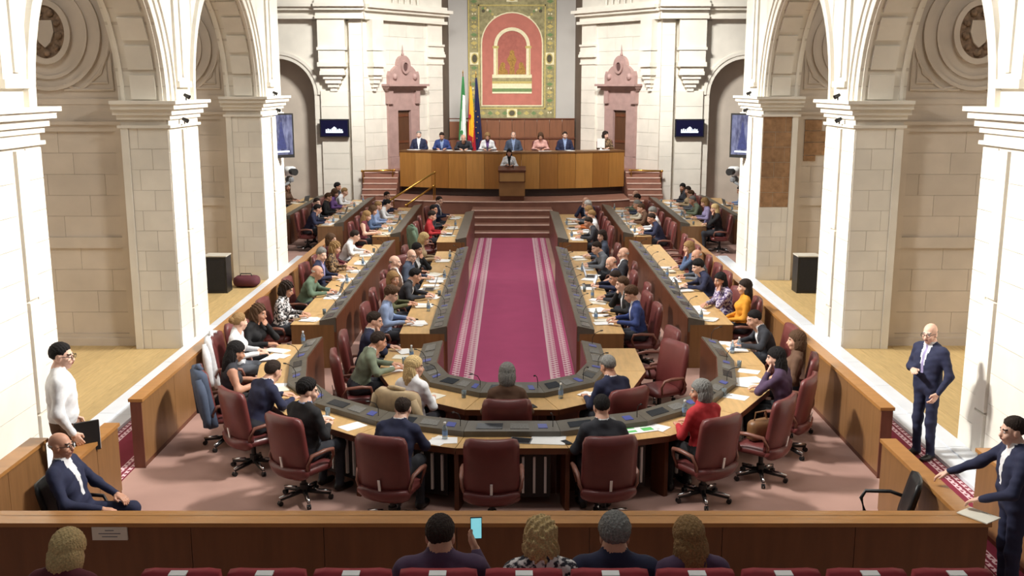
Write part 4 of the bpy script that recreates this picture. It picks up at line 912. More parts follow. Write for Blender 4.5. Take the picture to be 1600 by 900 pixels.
def body(name, female=False, stand=False, lean=8, twist=0, yaw=0, pitch=10, L=None, R=None, knees=None, feet=None, bare=False, palms=None, wide=1.0, neck=.65):
    """faces +Y. L / R: (elbow, hand). seated hips 0.5 m above floor, or standing"""
    f = Field(0.0125, 0.045); w = 0.90 if female else 1.0; w *= wide; hz = 0.93 if stand else 0.54
    RL = rotZ(math.radians(twist)) @ rotX(-math.radians(lean)); O = np.array((0, 0, hz))
    def T(x, y, z): return O+RL @ np.array((x, y, z))      # torso frame from the hips
    f.cap((-.075, 0, hz), (.075, 0, hz), .115 if not female else .122, None, LEGS)
    f.cap(T(-.06*w, .01, .12), T(.06*w, .01, .12), .115*w, None, TOP)
    f.cap(T(-.075*w, .005, .26), T(.075*w, .005, .26), .112*w, None, TOP).cap(T(-.09*w, -.005, .36), T(.09*w, -.005, .36), .108*w, None, TOP)
    f.cap(T(-.15*w, -.015, .455), T(.15*w, -.015, .455), .062, None, TOP).cap(T(-.07, -.02, .49), T(.07, -.02, .49), .05, None, TOP)
    if female: f.ell(T(-.065, .085, .33), (.062, .055, .06), TOP).ell(T(.065, .085, .33), (.062, .055, .06), TOP)
    f.cap(T(0, -.012, .505), T(0, -.002, .545), .062, .058, SHIRT)
    f.cap(T(0, -.01, .53), T(0, .01, .60), .050 if female else .056, None, SKIN)
    for s, arm in ((-1, L), (1, R)):
        sh = T(s*.188*w, -.015, .435)
        el, ha = arm if arm else ((s*.27, .08, hz+.22), (s*.16, .36, hz+.235))
        el, ha = np.array(el, float), np.array(ha, float)
        f.cap(sh, el, .056*w, .045*w, UP); f.cap(el, el+(ha-el)*.86, .046*w, .033, FORE)
    if stand:
        for s in (-1, 1):
            kn = (s*.10, .015, .49); an = (s*.105, -.01, .09)
            f.cap((s*.085, 0, hz-.03), kn, .088, .062, LEGS); f.cap(kn, an, .062, .048, LEGS); f.cap((s*.11, -.04, .045), (s*.125, .14, .035), .042, .034, SHOE)
    else:
        for i, s in enumerate((-1, 1)):
            kn = np.array(knees[i] if knees else (s*.12, .43, .53)); an = np.array(feet[i] if feet else (s*.13, .40, .10))
            f.cap((s*.085, .02, .535), kn, .088, .064, LEGS); f.cap(kn, an, .060, .045, LEGS); f.cap(an+np.array((0, -.03, -.055)), an+np.array((s*.015, .15, -.062)), .040, .032, SHOE)
    P, F, C, S = f.mesh(wr=0.006)
    # shirt front, tie and lapel opening, measured in the torso's own frame
    Q = (C-O) @ RL; zq = Q[:, 2]; xq = np.abs(Q[:, 0]); front = (Q[:, 1] > .02) & ((S == TOP) | (S == SHIRT)) & (zq > .17) & (zq < .54)
    S[front & (xq < .006+.17*(zq-.17))] = SHIRT
    S[front & (xq < .022) & (zq > .17) & (zq < .515)] = TIE
    S[(S == SHIRT) & (Q[:, 1] < .02) & (zq < .535)] = TOP
    if stand: S[(S == TOP) & ((C[:, 2]-hz) < .02)] = TOP
    Ps, Fs, Ss = [P], [F], [S]; n = len(P)
    # head
    HR = RL @ rotX(math.radians(lean)*0.75) @ rotZ(math.radians(yaw)) @ rotX(-math.radians(pitch)); HC = T(0, .025+(.65-neck)*.5, neck)
    hp, hf, hs = HEADS[female]; hp = hp @ HR.T+HC
    Ps.append(hp); Fs.append(hf+n); Ss.append(hs); n += len(hp)
    for i, (s, arm) in enumerate(((-1, L), (1, R))):
        el, ha = arm if arm else ((s*.27, .08, hz+.22), (s*.16, .36, hz+.235)); el, ha = np.array(el, float), np.array(ha, float)
        d = (ha-el)/np.linalg.norm(ha-el); up = np.array(palms[i] if palms and palms[i] is not None else (0, 0, 1.0)); x = np.cross(d, up); x /= np.linalg.norm(x)+1e-9; z = np.cross(x, d)
        M = np.stack([x, d, z], 1); vp, vf, vc, vs = HANDS[-s]; st = el+(ha-el)*.90
        vp = vp @ M.T+st; Ps.append(vp); Fs.append(vf+n); Ss.append(vs); n += len(vp)
    P = np.concatenate(Ps); F = np.concatenate(Fs); S = np.concatenate(Ss)
    me = bpy.data.meshes.new('person_'+name); me.vertices.add(len(P)); me.vertices.foreach_set('co', P.ravel())
    me.loops.add(F.size); me.loops.foreach_set('vertex_index', F.ravel().astype(np.int32)); me.polygons.add(len(F))
    me.polygons.foreach_set('loop_start', np.arange(0, F.size, 4, dtype=np.int32))
    me.polygons.foreach_set('loop_total', np.full(len(F), 4, dtype=np.int32))
    for k in range(11): me.materials.append(None)
    me.polygons.foreach_set('material_index', S.astype(np.int32)); me.polygons.foreach_set('use_smooth', np.ones(len(F), bool)); me.update(calc_edges=True); me.validate()
    HM = Matrix.Identity(4)
    for i in range(3):
        for j in range(3): HM[i][j] = HR[i, j]
        HM[i][3] = HC[i]
    return me, HM
# ---- hair, modelled on the head's own frame
def make_hair(style):
    h = 0.006; ax = [np.arange(-.15, .15, h), np.arange(-.19, .15, h), np.arange(-.34 if style == 'long' else -.20, .19, h)]
    X = np.stack(np.meshgrid(*ax, indexing='ij'), -1); x, y, z = X[..., 0], X[..., 1], X[..., 2]
    def E(c, r): q = (X-np.array(c))/np.array(r); return (np.linalg.norm(q, axis=-1)-1)*min(r)
    hairline = (.74*y+.006*np.sin(x*70)+.006-z)/1.24                     # negative where hair grows
    ear = .030-np.sqrt((y-.006)**2+(z+.012)**2); hairline = np.maximum(hairline, np.where(np.abs(x) > .05, ear, -1))
    strand = .0030*np.sin(x*210+np.sin(z*26)*2.0+y*60)*np.sin(y*190+z*40) if style != 'curly' else .0042*np.sin(x*110+np.sin(z*26)*2.0+y*30)*np.sin(y*90+z*60)
    taper = .013*np.clip(1+hairline/.045, 0, 1)                            # thin towards the hairline
    cap = np.maximum(E((0, -.018, .034), (.087, .109, .104))+strand+taper, hairline)
    if style == 'short': V = cap
    elif style == 'full': V = np.maximum(E((0, -.02, .042), (.095, .116, .113))+strand*1.6+taper*1.2, hairline-.004)
    elif style == 'fringe': V = np.maximum(cap+.002, np.where(z > .0, .066-np.sqrt(x*x*1.1+(y-.004)**2), -1))
    elif style == 'bald': V = np.maximum(np.maximum(cap+.007, z-.022), y-.012)
    elif style in ('bob', 'curly'):
        am = 2.6 if style == 'curly' else 1.2
        low = np.maximum(E((0, -.035, -.03), (.100, .098, .132))+strand*am, y-.02-np.maximum(0, z)*1.0); V = np.minimum(np.maximum(E((0, -.018, .038), (.094, .113, .109))+strand*am, hairline-.004), low)
    elif style == 'long':
        low = np.maximum(E((0, -.05, -.10), (.104, .080, .21))+strand*1.4, y-.012-np.maximum(0, z)*1.0); V = np.minimum(np.maximum(E((0, -.018, .036), (.091, .111, .106))+strand*1.3, hairline-.004), low)
    elif style == 'bun': V = np.minimum(cap, E((0, -.125, .03), (.045, .04, .045))+strand)
    P, F = surface_nets(V, [a[0] for a in ax], h)
    me = bpy.data.meshes.new('hair_'+style); me.from_pydata(P.tolist(), [], F.tolist()); me.materials.append(None); me.polygons.foreach_set('use_smooth', [True]*len(F)); me.update(); return me
HAIR = {s: make_hair(s) for s in ('short', 'full', 'fringe', 'bald', 'bob', 'curly', 'long', 'bun')}
mb = MB()
for s in (-1, 1): mb.tube([(s*.034+.024*math.cos(2*PI*i/12), .108, .006+.019*math.sin(2*PI*i/12)) for i in range(12)], .0028, 5, closed=True); mb.tube([(s*.057, .106, .01), (s*.076, .06, .012), (s*.08, -.01, .004)], .0025, 5)
mb.tube([(-.011, .109, .01), (.011, .109, .01)], .0025, 5); GLASSES = mb.mesh('spectacles', M_BLACK)
# ---- poses
BODY = {}
def B_(n, **k): BODY[n] = body(n, **k)
desk_l = ((-.27, .12, .755), (-.13, .42, .765)); desk_r = ((.27, .12, .755), (.13, .42, .765))
B_('write_m', lean=13, pitch=18, L=desk_l, R=desk_r)
B_('turnl_m', lean=8, pitch=6, yaw=38, L=((-.28, .06, .76), (-.08, .34, .77)), R=desk_r)
B_('turnr_m', lean=8, pitch=6, yaw=-38, L=desk_l, R=((.28, .06, .76), (.06, .34, .77)))
B_('chin_m', lean=14, pitch=6, yaw=-12, L=desk_l, R=((.22, .30, .78), (.06, .225, 1.04)), palms=[None, (0, -1, 0)])
B_('back_m', lean=-6, pitch=6, L=((-.27, -.02, .74), (-.10, .24, .66)), R=((.27, -.02, .74), (.10, .24, .66)))
B_('lean_m', lean=26, pitch=10, yaw=10, L=((-.27, .26, .77), (-.12, .52, .77)), R=((.27, .24, .77), (.10, .50, .77)))
B_('write_f', female=True, lean=12, pitch=16, L=((-.25, .12, .755), (-.11, .40, .765)), R=((.25, .12, .755), (.11, .40, .765)))
B_('turnl_f', female=True, lean=6, pitch=4, yaw=42, L=((-.25, .08, .75), (-.08, .34, .765)), R=((.25, .10, .755), (.10, .38, .765)))
B_('turnr_f', female=True, lean=6, pitch=4, yaw=-42, L=((-.25, .10, .755), (-.10, .38, .765)), R=((.25, .08, .75), (.08, .34, .765)))
B_('chin_f', female=True, lean=12, pitch=6, yaw=10, L=((-.20, .29, .78), (-.07, .21, 1.02)), R=((.25, .12, .755), (.08, .38, .765)), palms=[(0, -1, 0), None])
B_('back_f', female=True, lean=-5, pitch=4, L=((-.25, -.01, .73), (-.08, .25, .66)), R=((.25, -.01, .73), (.08, .25, .66)))
B_('knees_m', lean=-10, pitch=2, yaw=0, L=((-.29, .05, .74), (-.15, .34, .66)), R=((.29, .06, .74), (.17, .36, .66)), knees=[(-.17, .45, .53), (.17, .45, .53)])
B_('phone_m', neck=.60, lean=10, pitch=16, yaw=-8, L=((-.29, -.02, .76), (-.12, .22, .70)), R=((.30, .12, .80), (.20, .32, .98)), palms=[None, (-1, 0, 0.2)], wide=1.12)
B_('stand_l', stand=True, lean=2, pitch=4, yaw=-22, L=((-.29, -.02, 1.10), (-.27, .12, .86)), R=((.29, -.03, 1.10), (.27, .10, .86)), palms=[(-1, 0, 0), (1, 0, 0)], wide=1.2)
B_('stand_r', stand=True, lean=1, pitch=8, yaw=14, L=((-.29, -.02, 1.10), (-.22, .10, .86)), R=((.28, .0, 1.10), (.04, .22, 1.14)), palms=[(-1, 0, 0), (0, .4, 1)], wide=1.05)
B_('stand_n', stand=True, lean=5, pitch=4, yaw=6, L=((-.28, .14, 1.10), (-.10, .36, .97)), R=((.34, .20, 1.16), (.48, .46, .985)), wide=1.08)
B_('speak_f', stand=True, female=True, lean=4, pitch=10, L=((-.27, .08, 1.12), (-.12, .32, 1.16)), R=((.27, .08, 1.12), (.10, .32, 1.18)))
B_('gallery_m', lean=10, pitch=16, neck=.60, L=((-.27, .02, .74), (-.10, .28, .66)), R=((.27, .02, .74), (.10, .28, .66)), wide=1.08)
B_('gallery_f', female=True, lean=8, pitch=14, neck=.60, L=((-.25, .01, .73), (-.08, .27, .66)), R=((.25, .01, .73), (.08, .27, .66)))
# ================================================================== who sits where
CL = {}
def cloth(n):
    if n in CL: return CL[n]
    c = dict(navy=(34, 38, 66), black=(26, 25, 28), charcoal=(46, 47, 54), grey=(104, 108, 116), blue=(50, 66, 122), lightblue=(142, 160, 196), white=(228, 228, 230), cream=(214, 206, 186), olive=(92, 92, 62),
             green=(92, 112, 92), red=(176, 40, 46), purple=(104, 72, 130), plum=(78, 58, 84), pink=(222, 170, 160), beige=(170, 148, 116), brown=(98, 70, 52), orange=(196, 110, 60), mustard=(208, 140, 34), lavender=(150, 140, 178), sage=(116, 126, 106), slate=(70, 80, 100), denim=(78, 96, 128), maroon=(96, 34, 44))
    if n in c: CL[n] = mat('cloth_'+n, srgb(*c[n]), .85, .10, 16, .12); return CL[n]
    a, b = {'speckled': ((228, 224, 222), (40, 38, 48)), 'blackwhite': ((214, 210, 210), (30, 28, 32)), 'leopard': ((150, 120, 86), (52, 38, 30)), 'floral': ((196, 186, 200), (90, 70, 120))}[n]
    m = mat('cloth_'+n, srgb(*a), .85, .1, 26, .1); nt = m.node_tree
    r = [x for x in nt.nodes if x.type == 'VALTORGB'][0]; r.color_ramp.elements[0].color = srgb(*b)+(1,); r.color_ramp.elements[1].color = srgb(*a)+(1,); r.color_ramp.elements[0].position = .46; r.color_ramp.elements[1].position = .54; CL[n] = m; return m
SK = [mat('skin_%d' % i, srgb(*c), .55, .05, 20) for i, c in enumerate(((214, 166, 142), (198, 146, 120), (224, 180, 158)))]
HC = {k: mat('hair_'+k, srgb(*c), 0.75, .3, 90, .6, spec=.25) for k, c in dict(black=(26, 22, 22), dark=(46, 34, 28), brown=(84, 60, 42), blond=(202, 174, 124), fair=(148, 116, 76), grey=(128, 126, 122), white=(196, 194, 190)).items()}
M_LIP = mat('lips', srgb(172, 104, 98), .5, .05, 10); M_EYE = mat('eye_white', srgb(230, 228, 224), .3, .02, 10); M_BROW = mat('brow_dark', srgb(60, 44, 36), .7, .1, 20); M_SHOE = mat('black_shoe', srgb(24, 22, 22), .3, .1, 10)
PLACE = dict(oc='curved outer desk', ic='curved inner desk', rL='runner desk, flags side', rR='runner desk, flagless side', sL='second row, flags side', sR='second row, flagless side',
             aL='dais steps, flags side', aR='dais steps, flagless side', bL='far second row, flags side', bR='far second row, flagless side', cL='far third row, flags side', cR='far third row, flagless side',
             dL='rearmost desk, flags side', dR='rearmost desk, flagless side', pr='presidency desk', x='')
GROUP = dict(oc='members at the curved outer desk', ic='members at the curved inner desk', pr='members of the presidency')
random.seed(11)
def clear_ring(x, y, rx, ry, cy, m=.27):
    # keep the hips clear of the outer edge of a curved desk
    if y >= cy: return (math.copysign(max(abs(x), rx+m), x), y)
    r = math.hypot(x, y-cy); f = math.hypot(x/rx, (y-cy)/ry); d = (f-1)*r/f
    k = 1+max(0, m-d)/r; return (x*k, cy+(y-cy)*k)
def person(pl, x, y, face, pose, hair, hc, top, clothes, shirt=None, tie=None, legs='charcoal', up=None, fore=None, z=0.0, seat=True, glasses=False, label=None, h=1.1, skin=None, papers=2, jit=True, cmat=None, shoes=None):
    if pl == 'oc': x, y = clear_ring(x, y, 3.70, 3.54, 14.5)
    if pl == 'ic': x, y = clear_ring(x, y, 1.92, 1.88, 14.2)
    if pl in ('rL', 'rR', 'sL', 'sR'): y = y-.35*(y-16.4)/9
    elif pl[0] in 'abcd' and pl != 'x': y = y-.5
    me, HM = BODY[pose]; P = link('person', me, None, (x, y, z), -math.radians(face)); P.scale = (h, h, h)
    sk = SK[random.randrange(3) if skin is None else skin]; t = cloth(top)
    S = [t, cloth(up) if up and up != 'skin' else (sk if up else t), sk if fore == 'skin' else (cloth(fore) if fore else (sk if up == 'skin' else t)), cloth(shirt) if shirt else t, cloth(tie) if tie else (cloth(shirt) if shirt else t), cloth(legs), sk, M_SHOE, M_LIP, M_EYE, HC[hc] if hc not in ('white', 'blond') else M_BROW]
    for k, s in enumerate(P.material_slots): s.link = 'OBJECT'; s.material = S[k]
    if hair:
        H = link('hair', HAIR[hair], P); H.matrix_local = HM; H.material_slots[0].link = 'OBJECT'; H.material_slots[0].material = HC[hc]
    if glasses: G = link('spectacles', GLASSES, P); G.matrix_local = HM
    lb = label or ('person in '+clothes.rstrip(',')+', seated at '+PLACE[pl]); tag(P, lb, 'person', GROUP.get(pl, {'L': 'members on the flags side', 'R': 'members on the flagless side'}.get(pl[-1], 'people standing or in the public seats')))
    if seat: chair(x, y, face, ('burgundy swivel chair of person in '+clothes.rstrip(',')+', '+PLACE[pl]), z, full=(y < 20), mats=cmat)
    if papers: clutter(x, y, face, papers, clothes, pl, z)
    return P
# ---- small things on the desks
def paper_mesh(w, h, t, m): mb = MB(); mb.box(-w/2, w/2, -h/2, h/2, 0, t); return mb.mesh('paper', m)
PAPER = [paper_mesh(.21, .297, .003, M_PAPER), paper_mesh(.297, .21, .004, M_PAPER), paper_mesh(.21, .297, .018, M_PAPER), paper_mesh(.22, .30, .010, M_PAPER2), paper_mesh(.40, .29, .006, M_PAPER)]
def frame(x, y, face, u, v):
    a = -math.radians(face); return x+u*math.cos(a)-v*math.sin(a), y+u*math.sin(a)+v*math.cos(a), a
def phone(x, y, z, a, label):
    P = empty('mobile_phone', (x, y, z), a, label, 'phone', 'phones on the desks'); link('casing', PH_B, P); link('display', PH_D, P)
mb = MB(); mb.box(-.037, .037, -.075, .075, 0, .009); PH_B = mb.mesh('phone_case', M_BLACK); mb = MB(); mb.box(-.033, .033, -.068, .068, .008, .0105); PH_D = mb.mesh('phone_display', M_SCREEN)
mb = MB(); mb.box(-.165, .165, -.115, .115, 0, .018); LP_B = mb.mesh('laptop_base', M_SILVER); mb = MB(); mb.box(-.15, .15, -.06, .10, .018, .021); LP_K = mb.mesh('laptop_keys', M_BLACK)
_R = Matrix.Translation((0, .115, .018)) @ Matrix.Rotation(math.radians(-18), 4, 'X')
mb = MB(); mb.box(-.165, .165, -.006, .006, 0, .23); mb.v = [tuple(_R @ Vector(p)) for p in mb.v]; LP_L = mb.mesh('laptop_lid', M_SILVER)
mb = MB(); mb.box(-.152, .152, -.008, -.006, .012, .218); mb.v = [tuple(_R @ Vector(p)) for p in mb.v]; LP_S = mb.mesh('laptop_display', mat('lit_display', srgb(206, 214, 226), .3, .06, 6, emit=.7))
def laptop(x, y, z, a, label):
    P = empty('laptop', (x, y, z), a, label, 'laptop', 'laptops on the desks'); link('base', LP_B, P); link('keyboard', LP_K, P); l = link('lid', LP_L, P); link('display', LP_S, l)
mb = MB(); mb.lathe([(.031, 0), (.032, .01), (.032, .12), (.027, .14), (.013, .17), (.013, .185)], 12); BT_B = mb.mesh('bottle_body', M_GLASS, True); mb = MB(); mb.lathe([(.015, .185), (.015, .205)], 10); BT_C = mb.mesh('bottle_cap', M_WHITE); mb = MB(); mb.lathe([(.0328, .05), (.0328, .10)], 12); BT_L = mb.mesh('bottle_label', mat('pale_blue_label', srgb(120, 150, 190), .6))
def bottle(x, y, z, label):
    P = empty('water_bottle', (x, y, z), 0, label, 'bottle', 'water bottles on the desks'); link('body', BT_B, P); link('cap', BT_C, P); link('label_band', BT_L, P)
mb = MB(); mb.lathe([(.028, 0), (.034, .1), (.032, .1), (.026, .006)], 12); GL_B = mb.mesh('tumbler_glass', M_GLASS, True)
NC = [0]
EXT = dict(r=(16.5, 24.9), s=(17.2, 26.0), a=(26.6, 32.3), b=(27.6, 34.1), c=(29.7, 36.5), d=(31.3, 37.1))
def clutter(x, y, face, n, clothes, pl, z):
    r = random; owner = 'person in '+clothes.rstrip(',')+', '+PLACE[pl]
    n += 1 if pl[0] in 'rsabc' and pl[-1] in 'LR' else 0
    lim = EXT.get(pl[0]) if pl[-1] in 'LR' else None
    def inside(Y, m=.14): return lim is None or lim[0]+m < Y < lim[1]-m
    for k in range(n):
        u = r.uniform(-.30, .30); v = r.uniform(.56, .68); X, Y, a = frame(x, y, face, u, v)
        if not inside(Y): X, Y, a = frame(x, y, face, -u, v)
        if not inside(Y): continue
        o = link('paper_sheet', PAPER[r.choice((0, 0, 1, 2, 3, 0))], None, (X, Y, z+.7715+.004*k), a+r.uniform(-.4, .4))
        tag(o, 'paper sheet before '+owner, 'paper', 'papers on the desks')
    NC[0] += 1; q = NC[0] % 5
    u = -.34 if NC[0] % 2 else .34
    X, Y, a = frame(x, y, face, u, .74)
    if not inside(Y, .05): u = -u; X, Y, a = frame(x, y, face, u, .74)
    if not inside(Y, .05): return
    if q == 0 and y > 16: laptop(*frame(x, y, face, u*.4, .62)[:2], z+.7715, a, 'open laptop before '+owner)
    elif q in (1, 3): bottle(X, Y, z+.7715, 'water bottle before '+owner)
    elif q == 2: phone(*frame(x, y, face, u*.95, .52)[:2], z+.7715, a+.4, 'dark phone before '+owner)
    else: tag(link('tumbler', GL_B, None, (X, Y, z+.7715)), 'glass tumbler before '+owner, 'glass', 'tumblers on the desks')
p = person
# --- curved outer desk
p('oc', -4.13, 15.75, 112, 'chin_f', 'curly', 'brown', 'black', 'loose black top', papers=2, jit=False)
p('oc', -4.20, 15.02, 88, 'turnl_f', 'bun', 'fair', 'white', 'white blouse', legs='grey')
p('oc', -3.86, 13.25, 66, 'write_f', 'long', 'black', 'charcoal', 'charcoal sleeveless top', up='skin', legs='black')
p('oc', -3.18, 12.42, 46, 'lean_m', 'short', 'dark', 'navy', 'dark navy suit', shirt='white', papers=1)
p('oc', -2.45, 11.38, 36, 'turnr_m', 'full', 'black', 'black', 'black suit', shirt='lightblue', papers=2)
p('oc', -1.33, 10.72, 18, 'lean_m', 'fringe', 'dark', 'navy', 'navy suit with white collar', shirt='white', papers=1)
p('oc', 1.02, 10.72, -8, 'write_m', 'short', 'black', 'charcoal', 'charcoal suit', shirt='white', papers=1)
p('oc', 2.20, 11.42, -32, 'turnl_f', 'bob', 'grey', 'red', 'red sweater', papers=1, legs='black')
p('oc', 3.42, 13.00, -60, 'chin_f', 'long', 'black', 'plum', 'plum jacket, hand on face,', legs='black')
p('oc', 3.92, 13.85, -74, 'back_f', 'bob', 'brown', 'brown', 'brown jacket leaning back', papers=1)
p('oc', 4.10, 15.55, -92, 'lean_m', 'short', 'black', 'charcoal', 'dark suit reading papers', shirt='white', papers=3)
# --- curved inner desk
p('ic', -0.06, 12.03, 0, 'write_f', 'bob', 'grey', 'brown', 'brown cardigan', papers=1, legs='black')
p('ic', 1.32, 12.45, -32, 'write_m', 'short', 'grey', 'navy', 'navy suit', shirt='white', papers=3)
p('ic', -1.28, 12.42, 28, 'turnr_f', 'long', 'blond', 'white', 'white blouse', papers=1)
p('ic', -2.22, 14.05, 76, 'lean_m', 'short', 'dark', 'sage', 'grey-green jacket', shirt='white', papers=2)
p('ic', -2.28, 15.15, 84, 'chin_m', 'short', 'dark', 'navy', 'navy suit, hand to mouth,', shirt='white', tie='slate', papers=2)
# --- runner desk, flags side
X = -2.22
p('rL', X-.03, 17.2, 92, 'write_m', 'full', 'brown', 'lightblue', 'light blue shirt', papers=3)
p('rL', X-.06, 18.55, 86, 'turnr_f', 'bob', 'fair', 'olive', 'olive top', papers=3)
p('rL', X+.04, 19.4, 94, 'lean_m', 'short', 'black', 'charcoal', 'charcoal suit', shirt='white')
p('rL', X-.08, 20.45, 90, 'back_m', 'bald', 'grey', 'brown', 'brown jacket', shirt='white', papers=3)
p('rL', X, 21.35, 100, 'turnr_m', 'bald', 'grey', 'slate', 'slate jumper', glasses=True, papers=3)
p('rL', X+.02, 22.4, 128, 'chin_f', 'long', 'black', 'black', 'black jacket, white blouse', shirt='white', papers=3)
p('rL', X, 23.9, 92, 'write_f', 'bob', 'blond', 'beige', 'beige top', papers=3)
# --- second row, flags side
X = -4.12
p('sL', X, 17.65, 94, 'write_f', 'curly', 'dark', 'blackwhite', 'patterned blouse', papers=3)
p('sL', X, 19.75, 92, 'lean_m', 'bald', 'white', 'green', 'green sweater', papers=3)
p('sL', X, 21.45, 96, 'turnr_m', 'full', 'grey', 'navy', 'navy suit, lavender shirt', shirt='lavender', papers=3)
p('sL', X+.06, 22.5, 88, 'write_f', 'curly', 'fair', 'leopard', 'brown spotted blouse', papers=3)
p('sL', X, 23.6, 92, 'back_f', 'bob', 'brown', 'maroon', 'maroon top', papers=2)
p('sL', X, 24.8, 88, 'lean_m', 'short', 'dark', 'white', 'white shirt', papers=3)
# --- far blocks, flags side
X = -2.36
p('aL', X, 28.4, 92, 'write_f', 'short', 'dark', 'red', 'red top', papers=3)
p('aL', X, 29.7, 86, 'turnr_m', 'short', 'black', 'charcoal', 'charcoal suit', shirt='white', papers=3)
p('aL', X, 32.0, 96, 'turnr_m', 'short', 'dark', 'navy', 'navy suit', shirt='white', papers=3)
X = -4.14
p('bL', X, 28.35, 90, 'write_f', 'long', 'fair', 'maroon', 'maroon sleeveless top', up='skin', papers=3)
p('bL', X, 29.6, 90, 'write_f', 'bob', 'brown', 'denim', 'denim shirt', papers=3)
p('bL', X, 30.7, 92, 'write_m', 'short', 'fair', 'lightblue', 'light blue shirt', papers=3)
p('bL', X, 31.7, 88, 'lean_m', 'short', 'black', 'white', 'white shirt', papers=3)
p('bL', X, 33.4, 94, 'turnr_m', 'short', 'dark', 'navy', 'navy suit', shirt='white', papers=2)
X = -6.04
p('cL', X, 30.45, 86, 'lean_m', 'short', 'black', 'navy', 'dark navy suit', papers=3)
p('cL', X, 31.5, 94, 'turnr_m', 'short', 'dark', 'charcoal', 'charcoal suit', shirt='white', papers=3)
p('cL', X, 33.1, 90, 'write_m', 'short', 'brown', 'black', 'black jacket', papers=3)
p('cL', X, 34.4, 92, 'write_f', 'bob', 'brown', 'purple', 'purple top', papers=3)
p('cL', X, 35.4, 92, 'lean_m', 'short', 'fair', 'white', 'white shirt', papers=2)
p('cL', X, 36.3, 100, 'back_m', 'full', 'black', 'charcoal', 'dark jacket leaning back', papers=2)
X = -7.95
p('dL', X, 33.0, 92, 'write_f', 'bob', 'dark', 'grey', 'grey top', papers=3)
p('dL', X, 36.4, 110, 'turnr_f', 'long', 'brown', 'brown', 'brown jacket', papers=2)
# --- runner desk, flagless side
X = 2.22
p('rR', X, 17.2, -92, 'write_m', 'full', 'brown', 'blue', 'bright blue suit', shirt='white', papers=2)
p('rR', X-.04, 18.2, -96, 'chin_m', 'short', 'brown', 'black', 'black suit, hand raised,', shirt='white', papers=2)
p('rR', X+.06, 19.1, -88, 'lean_m', 'short', 'dark', 'charcoal', 'charcoal suit, white collar', shirt='white', papers=2)
p('rR', X-.04, 20.45, -90, 'write_m', 'bald', 'grey', 'navy', 'navy suit, pale shirt', shirt='lightblue', papers=2)
p('rR', X+.08, 21.55, -84, 'back_m', 'bald', 'white', 'charcoal', 'dark suit leaning back', shirt='white', papers=2)
p('rR', X, 22.95, -100, 'lean_m', 'short', 'dark', 'grey', 'grey jacket', papers=3)
p('rR', X, 24.25, -90, 'turnl_f', 'bob', 'dark', 'slate', 'slate top', papers=3)
# --- second row, flagless side
X = 4.06
p('sR', X, 17.75, -86, 'back_f', 'long', 'dark', 'mustard', 'mustard yellow blouse', papers=3)
p('sR', X-.08, 18.6, -110, 'chin_f', 'long', 'black', 'floral', 'pale flowered blouse', papers=3)
p('sR', X, 20.4, -92, 'lean_m', 'full', 'black', 'navy', 'navy jacket', papers=3)
p('sR', X, 21.4, -90, 'write_m', 'bald', 'white', 'grey', 'grey suit', shirt='lightblue', papers=3)
p('sR', X, 22.5, -84, 'chin_f', 'bob', 'fair', 'denim', 'denim jacket', papers=3)
# --- far blocks, flagless side
X = 2.36
p('aR', X, 27.5, -92, 'lean_m', 'short', 'dark', 'charcoal', 'charcoal suit', shirt='white', papers=3)
p('aR', X, 28.5, -90, 'write_f', 'short', 'fair', 'white', 'white top', papers=3)
p('aR', X, 29.5, -90, 'write_f', 'bob', 'fair', 'orange', 'orange blouse', papers=3)
p('aR', X, 30.7, -88, 'turnl_m', 'full', 'white', 'grey', 'grey jacket', papers=3)
p('aR', X, 32.1, -150, 'chin_m', 'bald', 'grey', 'navy', 'navy suit turned round', shirt='lightblue', papers=2)
X = 4.14
p('bR', X, 28.3, -90, 'lean_m', 'short', 'dark', 'navy', 'navy suit', papers=3)
p('bR', X, 29.2, -92, 'write_m', 'full', 'grey', 'white', 'white shirt', papers=3)
p('bR', X, 30.6, -88, 'lean_m', 'short', 'brown', 'brown', 'brown jacket', papers=3)
p('bR', X, 31.6, -90, 'lean_m', 'short', 'grey', 'cream', 'cream shirt', papers=3)
p('bR', X, 32.8, -92, 'write_m', 'short', 'dark', 'slate', 'slate jacket', papers=3)
p('bR', X, 33.8, -96, 'turnl_m', 'bald', 'brown', 'sage', 'sage green jacket', papers=3)
X = 6.04
p('cR', X, 30.0, -84, 'chin_f', 'long', 'blond', 'black', 'black jacket', papers=3)
p('cR', X, 31.6, -90, 'write_f', 'bob', 'fair', 'lavender', 'lavender top', papers=3)
p('cR', X, 32.8, -92, 'lean_m', 'short', 'grey', 'sage', 'sage green shirt', papers=3)
p('cR', X, 34.0, -90, 'write_m', 'short', 'brown', 'grey', 'grey jacket', papers=3)
p('cR', X, 35.1, -94, 'turnl_f', 'long', 'dark', 'beige', 'beige top', papers=3)
p('cR', X, 36.2, -100, 'turnl_f', 'long', 'black', 'charcoal', 'dark charcoal top', papers=2)
X = 7.96
p('dR', X, 35.4, -96, 'write_m', 'short', 'black', 'lightblue', 'light blue shirt', papers=3)
p('dR', X, 33.6, -92, 'write_f', 'bob', 'brown', 'white', 'white blouse', papers=3)
